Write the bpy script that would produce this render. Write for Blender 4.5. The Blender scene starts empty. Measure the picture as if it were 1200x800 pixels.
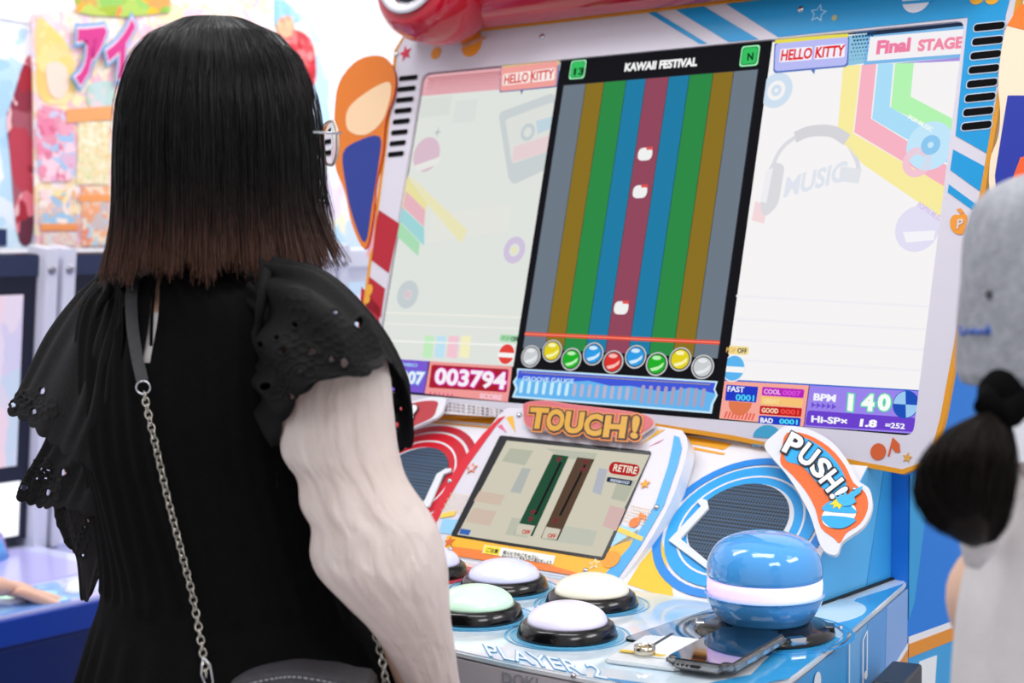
import bpy, bmesh, math, random
import numpy as np
from mathutils import noise as mnoise
from math import sin, cos, pi, radians, degrees, atan2, sqrt
from mathutils import Vector, Matrix
from mathutils.bvhtree import BVHTree
random.seed(7); rng = np.random.default_rng(7)
SC = bpy.context.scene
COL = SC.collection

# ------------------------------------------------------------------ camera
FPX = 1874.5
ZO = 1.10                                     # height of the lower edge of the big display
YAW, PITCH, ROLL = 0.7026, -0.0669, -0.0068
CAM = np.array([1.350, -1.801, 0.250 + ZO])
_f = np.array([-sin(YAW)*cos(PITCH), cos(YAW)*cos(PITCH), sin(PITCH)])
_r = np.array([cos(YAW), sin(YAW), 0.0]); _u = np.cross(_r, _f)
CR = _r*cos(ROLL) + _u*sin(ROLL); CU = -_r*sin(ROLL) + _u*cos(ROLL); CF = _f
cam = bpy.data.objects.new('camera', bpy.data.cameras.new('camera')); COL.objects.link(cam)
cam.matrix_world = Matrix([[CR[0], CU[0], -CF[0], CAM[0]], [CR[1], CU[1], -CF[1], CAM[1]],
                           [CR[2], CU[2], -CF[2], CAM[2]], [0, 0, 0, 1]])
cam.data.sensor_width = 36; cam.data.lens = FPX/1200*36; cam.data.clip_start = 0.05
cam.data.dof.use_dof = True; cam.data.dof.focus_distance = 1.82; cam.data.dof.aperture_fstop = 5.6
SC.camera = cam

# ------------------------------------------------------------------ world, lights, exposure
SC.view_settings.view_transform = 'Standard'; SC.view_settings.look = 'None'
SC.view_settings.gamma = 1; SC.view_settings.use_curve_mapping = False
SC.view_settings.exposure = 0.0
w = bpy.data.worlds.new('world'); SC.world = w; w.use_nodes = True
w.node_tree.nodes['Background'].inputs[0].default_value = (0.95, 0.96, 1.0, 1)
w.node_tree.nodes['Background'].inputs[1].default_value = 0.66
def area(name, loc, target, size, power, col=(1, 1, 1), sy=None):
    l = bpy.data.lights.new(name, 'AREA'); l.energy = power; l.color = col; l.size = size
    if sy: l.shape = 'RECTANGLE'; l.size_y = sy
    o = bpy.data.objects.new(name, l); COL.objects.link(o); o.location = loc
    o.rotation_euler = (Vector(target)-Vector(loc)).to_track_quat('-Z', 'Y').to_euler()
    return o
area('ceiling_and_fill_light', (0.7, -0.9, 2.95), (0.35, -0.3, 0.9), 1.2, 15, (1, 0.98, 0.97), 0.5)
area('ceiling_and_fill_light', (2.6, 0.3, 2.95), (0.5, 0.0, 0.9), 1.2, 20, (1, 0.98, 0.98), 0.5)
area('ceiling_and_fill_light', (2.1, -1.5, 2.6), (0.3, -0.7, 1.1), 0.9, 13, (1, 0.985, 0.97), 0.5)  # added fill from behind right of the camera, brightens the white sleeve
area('ceiling_and_fill_light', (-1.2, 1.6, 2.95), (-1.9, 1.4, 1.2), 1.2, 34, (1, 1, 1), 0.5)
area('ceiling_and_fill_light', (-0.9, -0.9, 2.95), (-1.6, 0.1, 0.9), 1.2, 18, (0.97, 0.98, 1), 0.5)

# ------------------------------------------------------------------ pixel rays onto real planes
def ray(x, y):
    d = (x-600)/FPX*CR - (y-400)/FPX*CU + CF
    return d
def at(x, y, depth):                          # a point seen at a place, at a distance from the lens
    return CAM + depth*ray(x, y)
class Plane:
    def __init__(s, o, ax, bx):
        s.o = np.array(o, float); s.ax = np.array(ax, float); s.ax /= np.linalg.norm(s.ax)
        s.bx = np.array(bx, float); s.bx /= np.linalg.norm(s.bx); s.n = np.cross(s.ax, s.bx)
        if (CAM - s.o) @ s.n < 0: s.n = -s.n
    def w(s, a, b, off=0.0): return s.o + a*s.ax + b*s.bx + off*s.n
    def ab(s, x, y, off=0.0):
        d = ray(x, y); t = ((s.o + s.n*off - CAM) @ s.n)/(d @ s.n)
        q = CAM + t*d - s.o; return (float(q @ s.ax), float(q @ s.bx))
T = radians(14.35)
SCR = Plane((0, 0, ZO), (1, 0, 0), (0, sin(T), cos(T)))
ZT = ZO - 0.1913
TAB = Plane((0, 0, ZT), (1, 0, 0), (0, 1, 0))
TT = radians(43)
TCH = Plane((0, -0.190, ZT), (1, 0, 0), (0, sin(TT), cos(TT)))
TS = radians(51)
SPK = Plane((0, -0.205, ZT), (1, 0, 0), (0, sin(TS), cos(TS)))

# ------------------------------------------------------------------ materials
def lin(h):
    if isinstance(h, str): c = [int(h[i:i+2], 16)/255 for i in (0, 2, 4)]
    else: c = [v/255 for v in h]
    return tuple(v/12.92 if v <= 0.04045 else ((v+0.055)/1.055)**2.4 for v in c) + (1,)
_M = {}
def M(h, rough=0.45, metal=0.0, coat=0.0, sheen=0.0, spec=0.5, trans=0.0, alpha=1.0, ior=1.45):
    k = ('m', str(h), rough, metal, coat, sheen, spec, trans, alpha)
    if k in _M: return _M[k]
    m = bpy.data.materials.new('paint'); m.use_nodes = True; b = m.node_tree.nodes['Principled BSDF']
    b.inputs['Base Color'].default_value = lin(h); b.inputs['Roughness'].default_value = rough
    b.inputs['Metallic'].default_value = metal; b.inputs['Coat Weight'].default_value = coat
    b.inputs['Coat Roughness'].default_value = 0.05
    b.inputs['Sheen Weight'].default_value = sheen; b.inputs['Specular IOR Level'].default_value = spec
    b.inputs['Transmission Weight'].default_value = trans; b.inputs['Alpha'].default_value = alpha
    b.inputs['IOR'].default_value = ior
    _M[k] = m; return m
def noisy(h1, h2, scale=20, rough=0.5, bump=0.0, detail=4, stretch=(1, 1, 1), lo=0.35, hi=0.65, coat=0.0, bscale=None, sheen=0.0, spec=0.5):
    m = bpy.data.materials.new('surface'); m.use_nodes = True; nt = m.node_tree; N = nt.nodes; L = nt.links
    b = N['Principled BSDF']; tc = N.new('ShaderNodeTexCoord'); mp = N.new('ShaderNodeMapping'); mp.inputs['Scale'].default_value = stretch
    n = N.new('ShaderNodeTexNoise'); n.inputs['Scale'].default_value = scale; n.inputs['Detail'].default_value = detail
    r = N.new('ShaderNodeValToRGB'); r.color_ramp.elements[0].position = lo; r.color_ramp.elements[1].position = hi
    r.color_ramp.elements[0].color = lin(h1); r.color_ramp.elements[1].color = lin(h2)
    L.new(tc.outputs['Object'], mp.inputs[0]); L.new(mp.outputs[0], n.inputs['Vector']); L.new(n.outputs[0], r.inputs[0]); L.new(r.outputs[0], b.inputs['Base Color'])
    b.inputs['Roughness'].default_value = rough; b.inputs['Coat Weight'].default_value = coat; b.inputs['Sheen Weight'].default_value = sheen
    b.inputs['Specular IOR Level'].default_value = spec
    if bump:
        n2 = N.new('ShaderNodeTexNoise'); n2.inputs['Scale'].default_value = bscale or scale*3; n2.inputs['Detail'].default_value = 5
        L.new(mp.outputs[0], n2.inputs['Vector'])
        bp = N.new('ShaderNodeBump'); bp.inputs['Strength'].default_value = bump; bp.inputs['Distance'].default_value = 0.004
        L.new(n2.outputs[0], bp.inputs['Height']); L.new(bp.outputs[0], b.inputs['Normal'])
    return m
def E(h, k=1.0):
    key = ('e', str(h), k)
    if key in _M: return _M[key]
    m = bpy.data.materials.new('lit_display'); m.use_nodes = True; b = m.node_tree.nodes['Principled BSDF']
    b.inputs['Base Color'].default_value = (0.004, 0.004, 0.005, 1); b.inputs['Roughness'].default_value = 1
    b.inputs['Specular IOR Level'].default_value = 0
    b.inputs['Emission Color'].default_value = lin(h); b.inputs['Emission Strength'].default_value = k
    _M[key] = m; return m
def blobs(cols, scale=6, emit=0.0, rough=0.4, seed=0.0, stretch=(1, 1, 1)):          # soft patches of printed colour
    m = bpy.data.materials.new('printed_patches'); m.use_nodes = True; nt = m.node_tree; N = nt.nodes; L = nt.links
    b = N['Principled BSDF']; tc = N.new('ShaderNodeTexCoord'); mp = N.new('ShaderNodeMapping')
    mp.inputs['Location'].default_value = (seed, seed*1.7, seed*0.6); mp.inputs['Scale'].default_value = stretch
    n = N.new('ShaderNodeTexNoise'); n.inputs['Scale'].default_value = scale*0.8; n.inputs['Detail'].default_value = 2
    v = N.new('ShaderNodeTexVoronoi'); v.inputs['Scale'].default_value = scale
    mx = N.new('ShaderNodeMix'); mx.data_type = 'VECTOR'; mx.inputs[0].default_value = 0.22
    L.new(tc.outputs['Object'], mp.inputs[0]); L.new(mp.outputs[0], n.inputs['Vector'])
    L.new(mp.outputs[0], mx.inputs[4]); L.new(n.outputs['Color'], mx.inputs[5]); L.new(mx.outputs[1], v.inputs['Vector'])
    sp = N.new('ShaderNodeSeparateColor'); L.new(v.outputs['Color'], sp.inputs[0])
    r = N.new('ShaderNodeValToRGB'); cr = r.color_ramp; cr.interpolation = 'EASE'
    while len(cr.elements) > 1: cr.elements.remove(cr.elements[0])
    cr.elements[0].position = 0; cr.elements[0].color = lin(cols[0])
    for i, c in enumerate(cols[1:], 1):
        e = cr.elements.new(i/(len(cols)-1)); e.color = lin(c)
    L.new(sp.outputs[0], r.inputs[0])
    if emit:
        b.inputs['Base Color'].default_value = (0.01, 0.01, 0.01, 1); b.inputs['Specular IOR Level'].default_value = 0
        L.new(r.outputs[0], b.inputs['Emission Color']); b.inputs['Emission Strength'].default_value = emit
    else: L.new(r.outputs[0], b.inputs['Base Color'])
    b.inputs['Roughness'].default_value = rough
    return m

# ------------------------------------------------------------------ object helpers
def tag(o, label=None, cat=None, group=None, kind=None):
    if label: o['label'] = label
    if cat: o['category'] = cat
    if group: o['group'] = group
    if kind: o['kind'] = kind
    return o
def empty(name, loc, label, cat, group=None):
    o = bpy.data.objects.new(name, None); COL.objects.link(o); o.location = loc; o.empty_display_size = 0.05
    return tag(o, label, cat, group)
def link(name, me, mat=None, parent=None, smooth=False, label=None):
    o = bpy.data.objects.new(name, me); COL.objects.link(o)
    if mat is not None and not len(me.materials):
        for m_ in (mat if isinstance(mat, (list, tuple)) else [mat]): me.materials.append(m_)
    if smooth: me.polygons.foreach_set('use_smooth', [True]*len(me.polygons))
    if parent is not None:
        o.parent = parent; o.matrix_parent_inverse = (WM(parent)).inverted()
    if label: o['label'] = label
    return o
def WM(o):
    m = Matrix.Translation(o.location) @ o.rotation_euler.to_matrix().to_4x4()
    if o.parent: return WM(o.parent) @ o.matrix_parent_inverse @ m
    return m
def mesh(name, V, F, mat=None, parent=None, smooth=False, label=None, idx=None):
    me = bpy.data.meshes.new(name); me.from_pydata([tuple(map(float, v)) for v in V], [], F); me.update()
    if idx is not None:
        for m_ in mat: me.materials.append(m_)
        me.polygons.foreach_set('material_index', idx)
    return link(name, me, mat, parent, smooth, label)
def bm_obj(name, bm, mat=None, parent=None, smooth=False, label=None):
    me = bpy.data.meshes.new(name); bmesh.ops.recalc_face_normals(bm, faces=bm.faces); bm.to_mesh(me); bm.free()
    return link(name, me, mat, parent, smooth, label)
def slab(name, ab, pl, off, th, mat, parent, label=None, edge=None):
    """polygon on a plane: its face stands off above the plane and it is th thick"""
    n = len(ab); V = [pl.w(a, b, off) for a, b in ab] + [pl.w(a, b, off-th) for a, b in ab]
    area2 = sum(ab[i][0]*ab[(i+1) % n][1]-ab[(i+1) % n][0]*ab[i][1] for i in range(n))
    fr = list(range(n)) if area2 > 0 else list(range(n))[::-1]
    F = [fr, [i+n for i in fr[::-1]]] + [[i, i+n, (i+1) % n+n, (i+1) % n] if area2 > 0 else [(i+1) % n, (i+1) % n+n, i+n, i] for i in range(n)]
    if np.dot(np.cross(pl.ax, pl.bx), pl.n) < 0: F = [f[::-1] for f in F]
    if edge is not None:
        return mesh(name, V, F, [mat, edge], parent, label=label, idx=[0]+[1]*(len(F)-1))
    return mesh(name, V, F, mat, parent, label=label)
def PX(pl, pts, off=0.0): return [pl.ab(x, y, off) for x, y in pts]
def rounded(ab, r, k=6, only=None):
    out = []; n = len(ab)
    for i in range(n):
        p = np.array(ab[i]); a = np.array(ab[i-1])-p; b = np.array(ab[(i+1) % n])-p
        la, lb = np.linalg.norm(a), np.linalg.norm(b); rr = r if not isinstance(r, (list, tuple)) else r[i]
        if rr <= 0: out.append(tuple(p)); continue
        q = min(rr, la*0.49, lb*0.49); A = p+a/la*q; B = p+b/lb*q
        for j in range(k+1):
            t = j/k; out.append(tuple((1-t)**2*A+2*t*(1-t)*p+t*t*B))
    return out
def smooth_closed(pts, k=5):
    n = len(pts); P = [np.array(p, float) for p in pts]; out = []
    for i in range(n):
        p0, p1, p2, p3 = P[i-1], P[i], P[(i+1) % n], P[(i+2) % n]
        for j in range(k):
            t = j/k; out.append(tuple(0.5*((2*p1)+(-p0+p2)*t+(2*p0-5*p1+4*p2-p3)*t*t+(-p0+3*p1-3*p2+p3)*t**3)))
    return out
def smooth_open(pts, n):
    P = np.array(pts, float); P = np.vstack([2*P[0]-P[1], P, 2*P[-1]-P[-2]]); m = len(pts)-1; out = []
    for i in range(n):
        s = i/(n-1)*m; k = min(int(s), m-1); t = s-k; p0, p1, p2, p3 = P[k:k+4]
        out.append(0.5*((2*p1)+(-p0+p2)*t+(2*p0-5*p1+4*p2-p3)*t*t+(-p0+3*p1-3*p2+p3)*t**3))
    return np.array(out)
def flat(name, pts, pl, off, mat, parent, r=0, th=0.0004, label=None):
    ab = PX(pl, pts, off)
    if r: ab = rounded(ab, r)
    return slab(name, ab, pl, off, th, mat, parent, label)
def circ(c, rad, n=28, ry=None, a0=0, a1=2*pi, rot=0):
    ry = ry or rad; out = []
    full = abs(a1-a0-2*pi) < 1e-6
    for i in range(n if full else n+1):
        t = a0+(a1-a0)*i/n; x, y = rad*cos(t), ry*sin(t)
        out.append((c[0]+x*cos(rot)-y*sin(rot), c[1]+x*sin(rot)+y*cos(rot)))
    return out
def disc(name, cpx, rad, pl, off, mat, parent, ry=None, n=28, th=0.0004, label=None, rot=0):
    return slab(name, circ(pl.ab(*cpx, off), rad, n, ry, rot=rot), pl, off, th, mat, parent, label)
def ring_ab(name, c, r0, r1, pl, off, mat, parent, n=48, th=0.0004, a0=0, a1=2*pi, label=None):
    full = abs(a1-a0-2*pi) < 1e-6; m = n if full else n+1; V = []; F = []
    for i in range(m):
        t = a0+(a1-a0)*i/n
        for r_, o_ in ((r0, off), (r1, off), (r1, off-th), (r0, off-th)): V.append(pl.w(c[0]+r_*cos(t), c[1]+r_*sin(t), o_))
    for i in range(n):
        j = (i+1) % m
        for q in range(4): F.append([i*4+q, j*4+q, j*4+(q+1) % 4, i*4+(q+1) % 4])
    o = mesh(name, V, F, mat, parent, label=label)
    bm = bmesh.new(); bm.from_mesh(o.data); bmesh.ops.recalc_face_normals(bm, faces=bm.faces); bm.to_mesh(o.data); bm.free()
    return o
def star(c, r, n=5, rot=pi/2, q=0.42):
    return [(c[0]+(r if i % 2 == 0 else r*q)*cos(rot+i*pi/n), c[1]+(r if i % 2 == 0 else r*q)*sin(rot+i*pi/n)) for i in range(2*n)]
def band(pts, wd, closed=False):              # a stroke of constant width along a line, as a polygon
    P = np.array(pts, float); n = len(P); Lf = []; Rt = []
    for i in range(n):
        if closed: d = P[(i+1) % n]-P[i-1]
        else: d = P[min(i+1, n-1)]-P[max(i-1, 0)]
        d = d/np.linalg.norm(d); nn = np.array([-d[1], d[0]])*wd/2; Lf.append(P[i]+nn); Rt.append(P[i]-nn)
    return Lf, Rt
def stroke(name, ab, wd, pl, off, mat, parent, closed=False, th=0.0004, label=None):
    Lf, Rt = band(ab, wd, closed); n = len(Lf); V = []; F = []
    for i in range(n): V += [pl.w(*Lf[i], off), pl.w(*Rt[i], off), pl.w(*Rt[i], off-th), pl.w(*Lf[i], off-th)]
    for i in range(n if closed else n-1):
        j = (i+1) % n
        for q in range(4): F.append([i*4+q, j*4+q, j*4+(q+1) % 4, i*4+(q+1) % 4])
    if not closed: F += [[3, 2, 1, 0], [n*4-4, n*4-3, n*4-2, n*4-1]]
    return mesh(name, V, F, mat, parent, label=label)
def text(body, pl, bl, br, tl, mat, parent, off=0.001, bold=0.0, ext=0.0002, name='lettering', layers=(), label=None, px=True, res=3):
    """letters fitted between three corner points of their box on a plane; layers = wider copies beneath them"""
    if px: bl, br, tl = pl.ab(*bl, off), pl.ab(*br, off), pl.ab(*tl, off)
    bl, br, tl = map(np.array, (bl, br, tl)); out = []; bb = None
    for k, (bd, mt, dz) in enumerate([(bold, mat, 0)] + list(layers)):
        c = bpy.data.curves.new('lettering', 'FONT'); c.body = body; c.size = 1; c.offset = bd; c.resolution_u = res; c.extrude = 0.001
        o = bpy.data.objects.new('t', c); COL.objects.link(o); bpy.context.view_layer.update()
        me = bpy.data.meshes.new_from_object(o.evaluated_get(bpy.context.evaluated_depsgraph_get()))
        bpy.data.objects.remove(o); bpy.data.curves.remove(c)
        n = len(me.vertices); co = np.zeros(n*3); me.vertices.foreach_get('co', co); co = co.reshape(-1, 3)
        if n == 0: continue
        if bb is None: bb = (co[:, 0].min(), co[:, 0].max(), co[:, 1].min(), co[:, 1].max())
        u = (co[:, 0]-bb[0])/(bb[1]-bb[0]); v = (co[:, 1]-bb[2])/(bb[3]-bb[2])
        ab = bl[None]+u[:, None]*(br-bl)[None]+v[:, None]*(tl-bl)[None]
        wv = pl.o[None]+ab[:, :1]*pl.ax[None]+ab[:, 1:]*pl.bx[None]+(off-dz+np.sign(co[:, 2])*ext)[:, None]*pl.n[None]
        me.vertices.foreach_set('co', wv.ravel()); me.update(); me.materials.clear()
        out.append(link(name if k == 0 else 'lettering_outline', me, mt, parent, label=label if k == 0 else None))
    return out
def box(name, c, s, mat, parent=None, rot=0, bev=0.0, label=None, seg=3):
    bm = bmesh.new(); bmesh.ops.create_cube(bm, size=1)
    for v in bm.verts: v.co = Vector((v.co.x*s[0], v.co.y*s[1], v.co.z*s[2]))
    if bev: bmesh.ops.bevel(bm, geom=bm.edges[:], offset=bev, segments=seg, affect='EDGES', profile=0.5)
    bm.transform(Matrix.Translation(c) @ Matrix.Rotation(rot, 4, 'Z'))
    return bm_obj(name, bm, mat, parent, smooth=False, label=label)
def lathe(name, prof, c, mat, parent=None, n=48, axis=None, smooth=True, label=None, sx=1, sy=1):
    """prof = (radius, height) pairs; axis = direction of height"""
    ax = Vector(axis or (0, 0, 1)).normalized(); q = ax.to_track_quat('Z', 'Y').to_matrix(); V = []; F = []; m = len(prof)
    for i in range(n):
        t = 2*pi*i/n
        for r_, z_ in prof: V.append(Vector(c)+q @ Vector((r_*cos(t)*sx, r_*sin(t)*sy, z_)))
    for i in range(n):
        j = (i+1) % n
        for k in range(m-1): F.append([i*m+k, j*m+k, j*m+k+1, i*m+k+1])
    bm = bmesh.new(); vs = [bm.verts.new(v) for v in V]
    for f in F:
        bm.faces.new([vs[i] for i in f])
    bmesh.ops.remove_doubles(bm, verts=bm.verts, dist=1e-6)
    for a in (0, m-1):
        if prof[a][0] > 1e-5:
            ring = [v for v in bm.verts if any((v.co-V[i*m+a]).length < 1e-6 for i in (0,))]
    bmesh.ops.holes_fill(bm, edges=[e for e in bm.edges if e.is_boundary], sides=0)
    o = bm_obj(name, bm, mat, parent, smooth, label)
    return o
def tube(name, pts, rad, mat, parent=None, n=8, closed=False, label=None, flat_=1.0):
    P = np.array(pts, float); m = len(P); V = []; F = []
    prev = None
    for i in range(m):
        d = (P[(i+1) % m]-P[i-1]) if closed else P[min(i+1, m-1)]-P[max(i-1, 0)]
        d = d/np.linalg.norm(d)
        if prev is None: prev = np.cross(d, [0, 0, 1]); prev = prev if np.linalg.norm(prev) > .1 else np.cross(d, [1, 0, 0])
        a = prev-d*(prev@d); a /= np.linalg.norm(a); prev = a; b = np.cross(d, a)
        rr = rad[i] if hasattr(rad, '__len__') else rad
        for k in range(n): t = 2*pi*k/n; V.append(P[i]+rr*(cos(t)*a+sin(t)*b*flat_))
    for i in range(m if closed else m-1):
        for k in range(n): F.append([i*n+k, i*n+(k+1) % n, ((i+1) % m)*n+(k+1) % n, ((i+1) % m)*n+k])
    if not closed: F += [list(range(n))[::-1], [(m-1)*n+k for k in range(n)]]
    return mesh(name, V, F, mat, parent, True, label)
def strands(name, P, R, mat, parent, label=None):
    """P (n, m, 3) paths, R (n, m) radii: thin three-sided strands of hair in one mesh"""
    n, m, _ = P.shape; D = np.gradient(P, axis=1); D /= np.linalg.norm(D, axis=2, keepdims=True)+1e-9
    ref = rng.normal(size=(n, 1, 3)); A = np.cross(D, ref); A /= np.linalg.norm(A, axis=2, keepdims=True)+1e-9; B = np.cross(D, A)
    V = np.stack([P+R[..., None]*(cos(t)*A+sin(t)*B) for t in (0, 2*pi/3, 4*pi/3)], axis=2)      # n m 3 3
    base = (np.arange(n)[:, None, None]*m+np.arange(m-1)[None, :, None])*3+np.arange(3)[None, None]
    nxt = (np.arange(n)[:, None, None]*m+np.arange(m-1)[None, :, None])*3+((np.arange(3)+1) % 3)[None, None]
    F = np.stack([base, nxt, nxt+3, base+3], axis=-1).reshape(-1, 4)
    me = bpy.data.meshes.new(name); me.vertices.add(n*m*3); me.vertices.foreach_set('co', V.reshape(-1).astype(np.float32))
    nf = len(F); me.loops.add(nf*4); me.loops.foreach_set('vertex_index', F.reshape(-1).astype(np.int32))
    me.polygons.add(nf); me.polygons.foreach_set('loop_start', np.arange(0, nf*4, 4, dtype=np.int32))
    me.update(calc_edges=True)
    return link(name, me, mat, parent, True, label)
def copy_tree(o, parent=None, name=None):
    c = o.copy(); COL.objects.link(c)
    if parent is not None: c.parent = parent; c.matrix_parent_inverse = o.matrix_parent_inverse.copy()
    for ch in list(o.children): copy_tree(ch, c)
    return c
def screw(parent, pl, px_, off=0.003, r=0.0045):
    a, b = pl.ab(*px_, off); c = pl.w(a, b, off)
    return lathe('screw', [(0, -0.002), (r, -0.002), (r, 0.0), (r*0.7, 0.0018), (0, 0.0024)], c, M('c8c8cc', 0.18, 1.0), parent, n=14, axis=tuple(pl.n))

# ================================================================== SETTING
floor_m = noisy('9a9aa2', 'b4b4ba', 3, 0.25, detail=3)
wall_m = M('f4f4f8', 0.6); ceil_m = M('e6e6ea', 0.7)
tag(box('floor', (0.2, 0.8, -0.03), (7.2, 8.4, 0.06), floor_m), kind='structure')
tag(box('wall_left', (-2.75, 1.0, 1.5), (0.1, 6.0, 3.0), wall_m), kind='structure')
tag(box('wall_back', (0.45, 4.05, 1.5), (6.5, 0.1, 3.0), wall_m), kind='structure')
tag(box('baseboard_left', (-2.69, 1.0, 0.05), (0.02, 5.9, 0.1), M('8a8a92', 0.5)), kind='structure')
tag(box('baseboard_back', (0.45, 3.99, 0.05), (6.3, 0.02, 0.1), M('8a8a92', 0.5)), kind='structure')

# ================================================================== MUSIC GAME CABINET
cab = empty('arcade_cabinet', (0, 0.15, 0), 'white, red and light blue music game cabinet with wide lit screen and round dome buttons', 'arcade machine')
WHITE = M('d2cdd8', 0.32); GOLD = M('d9921e', 0.35); RED = M('ae1026', 0.3); BLUE = M('0f93cf', 0.3); ORANGE = M('e8932a', 0.4)
CHROME = M('d8d8dc', 0.12, 1.0); BLACKP = M('0c0c0e', 0.2, coat=0.3)

# --- body behind and below
bodyV = [(-0.44, 0.05), (0.44, 0.05), (0.44, 0.36), (-0.44, 0.36)]
side_blue = M('1f7fe0', 0.45)
box('body', (0, 0.20, 0.60), (0.88, 0.31, 1.14), side_blue, cab)
box('body_back', (0, 0.29, 1.44), (0.86, 0.20, 0.56), M('a9acb4', 0.5), cab)
SIDE = Plane((0.4405, 0, 0), (0, 1, 0), (0, 0, 1))
def sidep(name, yz, mat, off=0.001, par=None): return slab(name, yz, SIDE, off, 0.001, mat, par or cab)
sidep('side_panel', [(0.045, 0.825), (0.36, 0.818), (0.36, 0.05), (0.045, 0.05)], M('3fa3e0', 0.45))
sidep('trim_stripe', [(0.045, 0.838), (0.36, 0.828), (0.36, 0.820), (0.045, 0.829)], M('f0f0f4', 0.4), 0.0015)
sidep('trim_stripe', [(0.045, 0.829), (0.36, 0.820), (0.36, 0.803), (0.045, 0.811)], ORANGE, 0.0018)
sidep('printed_stripe', [(0.075, 0.800), (0.125, 0.798), (0.10, 0.60), (0.02, 0.60)], M('f0f2f6', 0.4), 0.0022)
sidep('printed_stripe', [(0.19, 0.797), (0.27, 0.795), (0.22, 0.60), (0.13, 0.60)], M('2f86d8', 0.4), 0.0022)
sidep('printed_panel', [(0.045, 1.045), (0.105, 1.045), (0.06, 0.88), (0.045, 0.86)], M('35a2e0', 0.45), 0.0015)

# --- console (control panel) : a curved-front body
right = [(0.415, 0.10), (0.44, 0.04), (0.475, -0.10), (0.507, -0.238), (0.532, -0.345), (0.550, -0.431), (0.494, -0.537), (0.406, -0.556), (0.30, -0.562)]
outline = right + [(-x*0.915, y) for x, y in reversed(right)]
def prism(name, xy, z0, z1, mat, parent, bev=0.0, label=None):
    bm = bmesh.new(); vs = [bm.verts.new((x, y, z0)) for x, y in xy]; f = bm.faces.new(vs)
    r = bmesh.ops.extrude_face_region(bm, geom=[f]); bmesh.ops.translate(bm, verts=[v for v in r['geom'] if isinstance(v, bmesh.types.BMVert)], vec=(0, 0, z1-z0))
    if bev:
        ed = [e for e in bm.edges if all(abs(v.co.z-z1) < 1e-6 for v in e.verts)]
        bmesh.ops.bevel(bm, geom=ed, offset=bev, segments=2, affect='EDGES')
    return bm_obj(name, bm, mat, parent, label=label)
panel_mat = noisy('f2f4f8', 'a9d6ee', 9, 0.10, detail=5, lo=0.42, hi=0.72, coat=0.6)
console = prism('console', [(x*0.995, y*0.995 if y < 0 else y) for x, y in outline], 0.05, ZT-0.006, M('d0cdd6', 0.35), cab)
top = prism('control_panel_top', outline, ZT-0.006, ZT, panel_mat, cab, 0.002)
# printed wrap on the console's side and front
def wallplane(p0, p1):
    a = np.array([p1[0]-p0[0], p1[1]-p0[1], 0.]); return Plane((p0[0], p0[1], 0), a, (0, 0, 1)), float(np.linalg.norm(a))
s1, L1 = wallplane((0.550, -0.431), (0.507, -0.238)); s2, L2 = wallplane((0.507, -0.238), (0.44, 0.04))
z1 = ZT-0.008
for s_, L_, cols in ((s1, L1, (('3d9ede', 0, 1, 0, 1),)), (s2, L2, (('6aaee6', 0, 1, 0, 1), ('5aa0e4', 0.30, 0.72, 0.12, 0.52), ('86aee8', 0.62, 1, 0.45, 1)))):
    for i, (c, a0, a1, b0, b1) in enumerate(cols):
        slab('side_print', [(a0*L_, z1), (b0*L_ if i else 0, 0.30), (b1*L_ if i else L_, 0.30), (a1*L_, z1)], s_, 0.001+0.0006*i, 0.0005, M(c, 0.4), console)
    off = 0.003
zb = ZO-0.28
slab('trim_stripe', [(0, zb-0.035), (L2, zb+0.004), (L2, zb-0.012), (0, zb-0.056)], s2, 0.0032, 0.0005, ORANGE, console)
slab('trim_stripe', [(0, zb-0.028), (L2, zb+0.011), (L2, zb+0.004), (0, zb-0.035)], s2, 0.0032, 0.0005, M('f2f2f6'), console)
slab('side_print', [(0, zb-0.056), (L2, zb-0.012), (L2, 0.3), (0, 0.3)], s2, 0.0030, 0.0005, M('3aa0dc', 0.4), console)
slab('side_print', [(L2*0.55, zb-0.033), (L2*0.85, zb-0.02), (L2*0.6, 0.3), (L2*0.2, 0.3)], s2, 0.0036, 0.0005, M('f0f2f6'), console)
stroke('panel_seam', [(0, z1), (0, 0.3)], 0.0035, s2, 0.0036, M('d8ecfa', 0.3), console)
# white music note printed on the console side
nx, nz = s2.ab(1009, 778)
stroke('note_print', [(nx-0.006, nz-0.022), (nx-0.006, nz+0.03), (nx+0.012, nz+0.036), (nx+0.012, nz-0.012)], 0.004, s2, 0.0042, M('f4f6fa'), console)
for dx, dz in ((-0.011, -0.024), (0.007, -0.014)): slab('note_print', circ((nx+dx, nz+dz), 0.007, 16, 0.005), s2, 0.0042, 0.0005, M('f4f6fa'), console)
nx, nz = s1.ab(955, 800)
slab('round_print', circ((nx, nz), 0.012, 20), s1, 0.003, 0.0005, M('e8eef6'), console)
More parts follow.
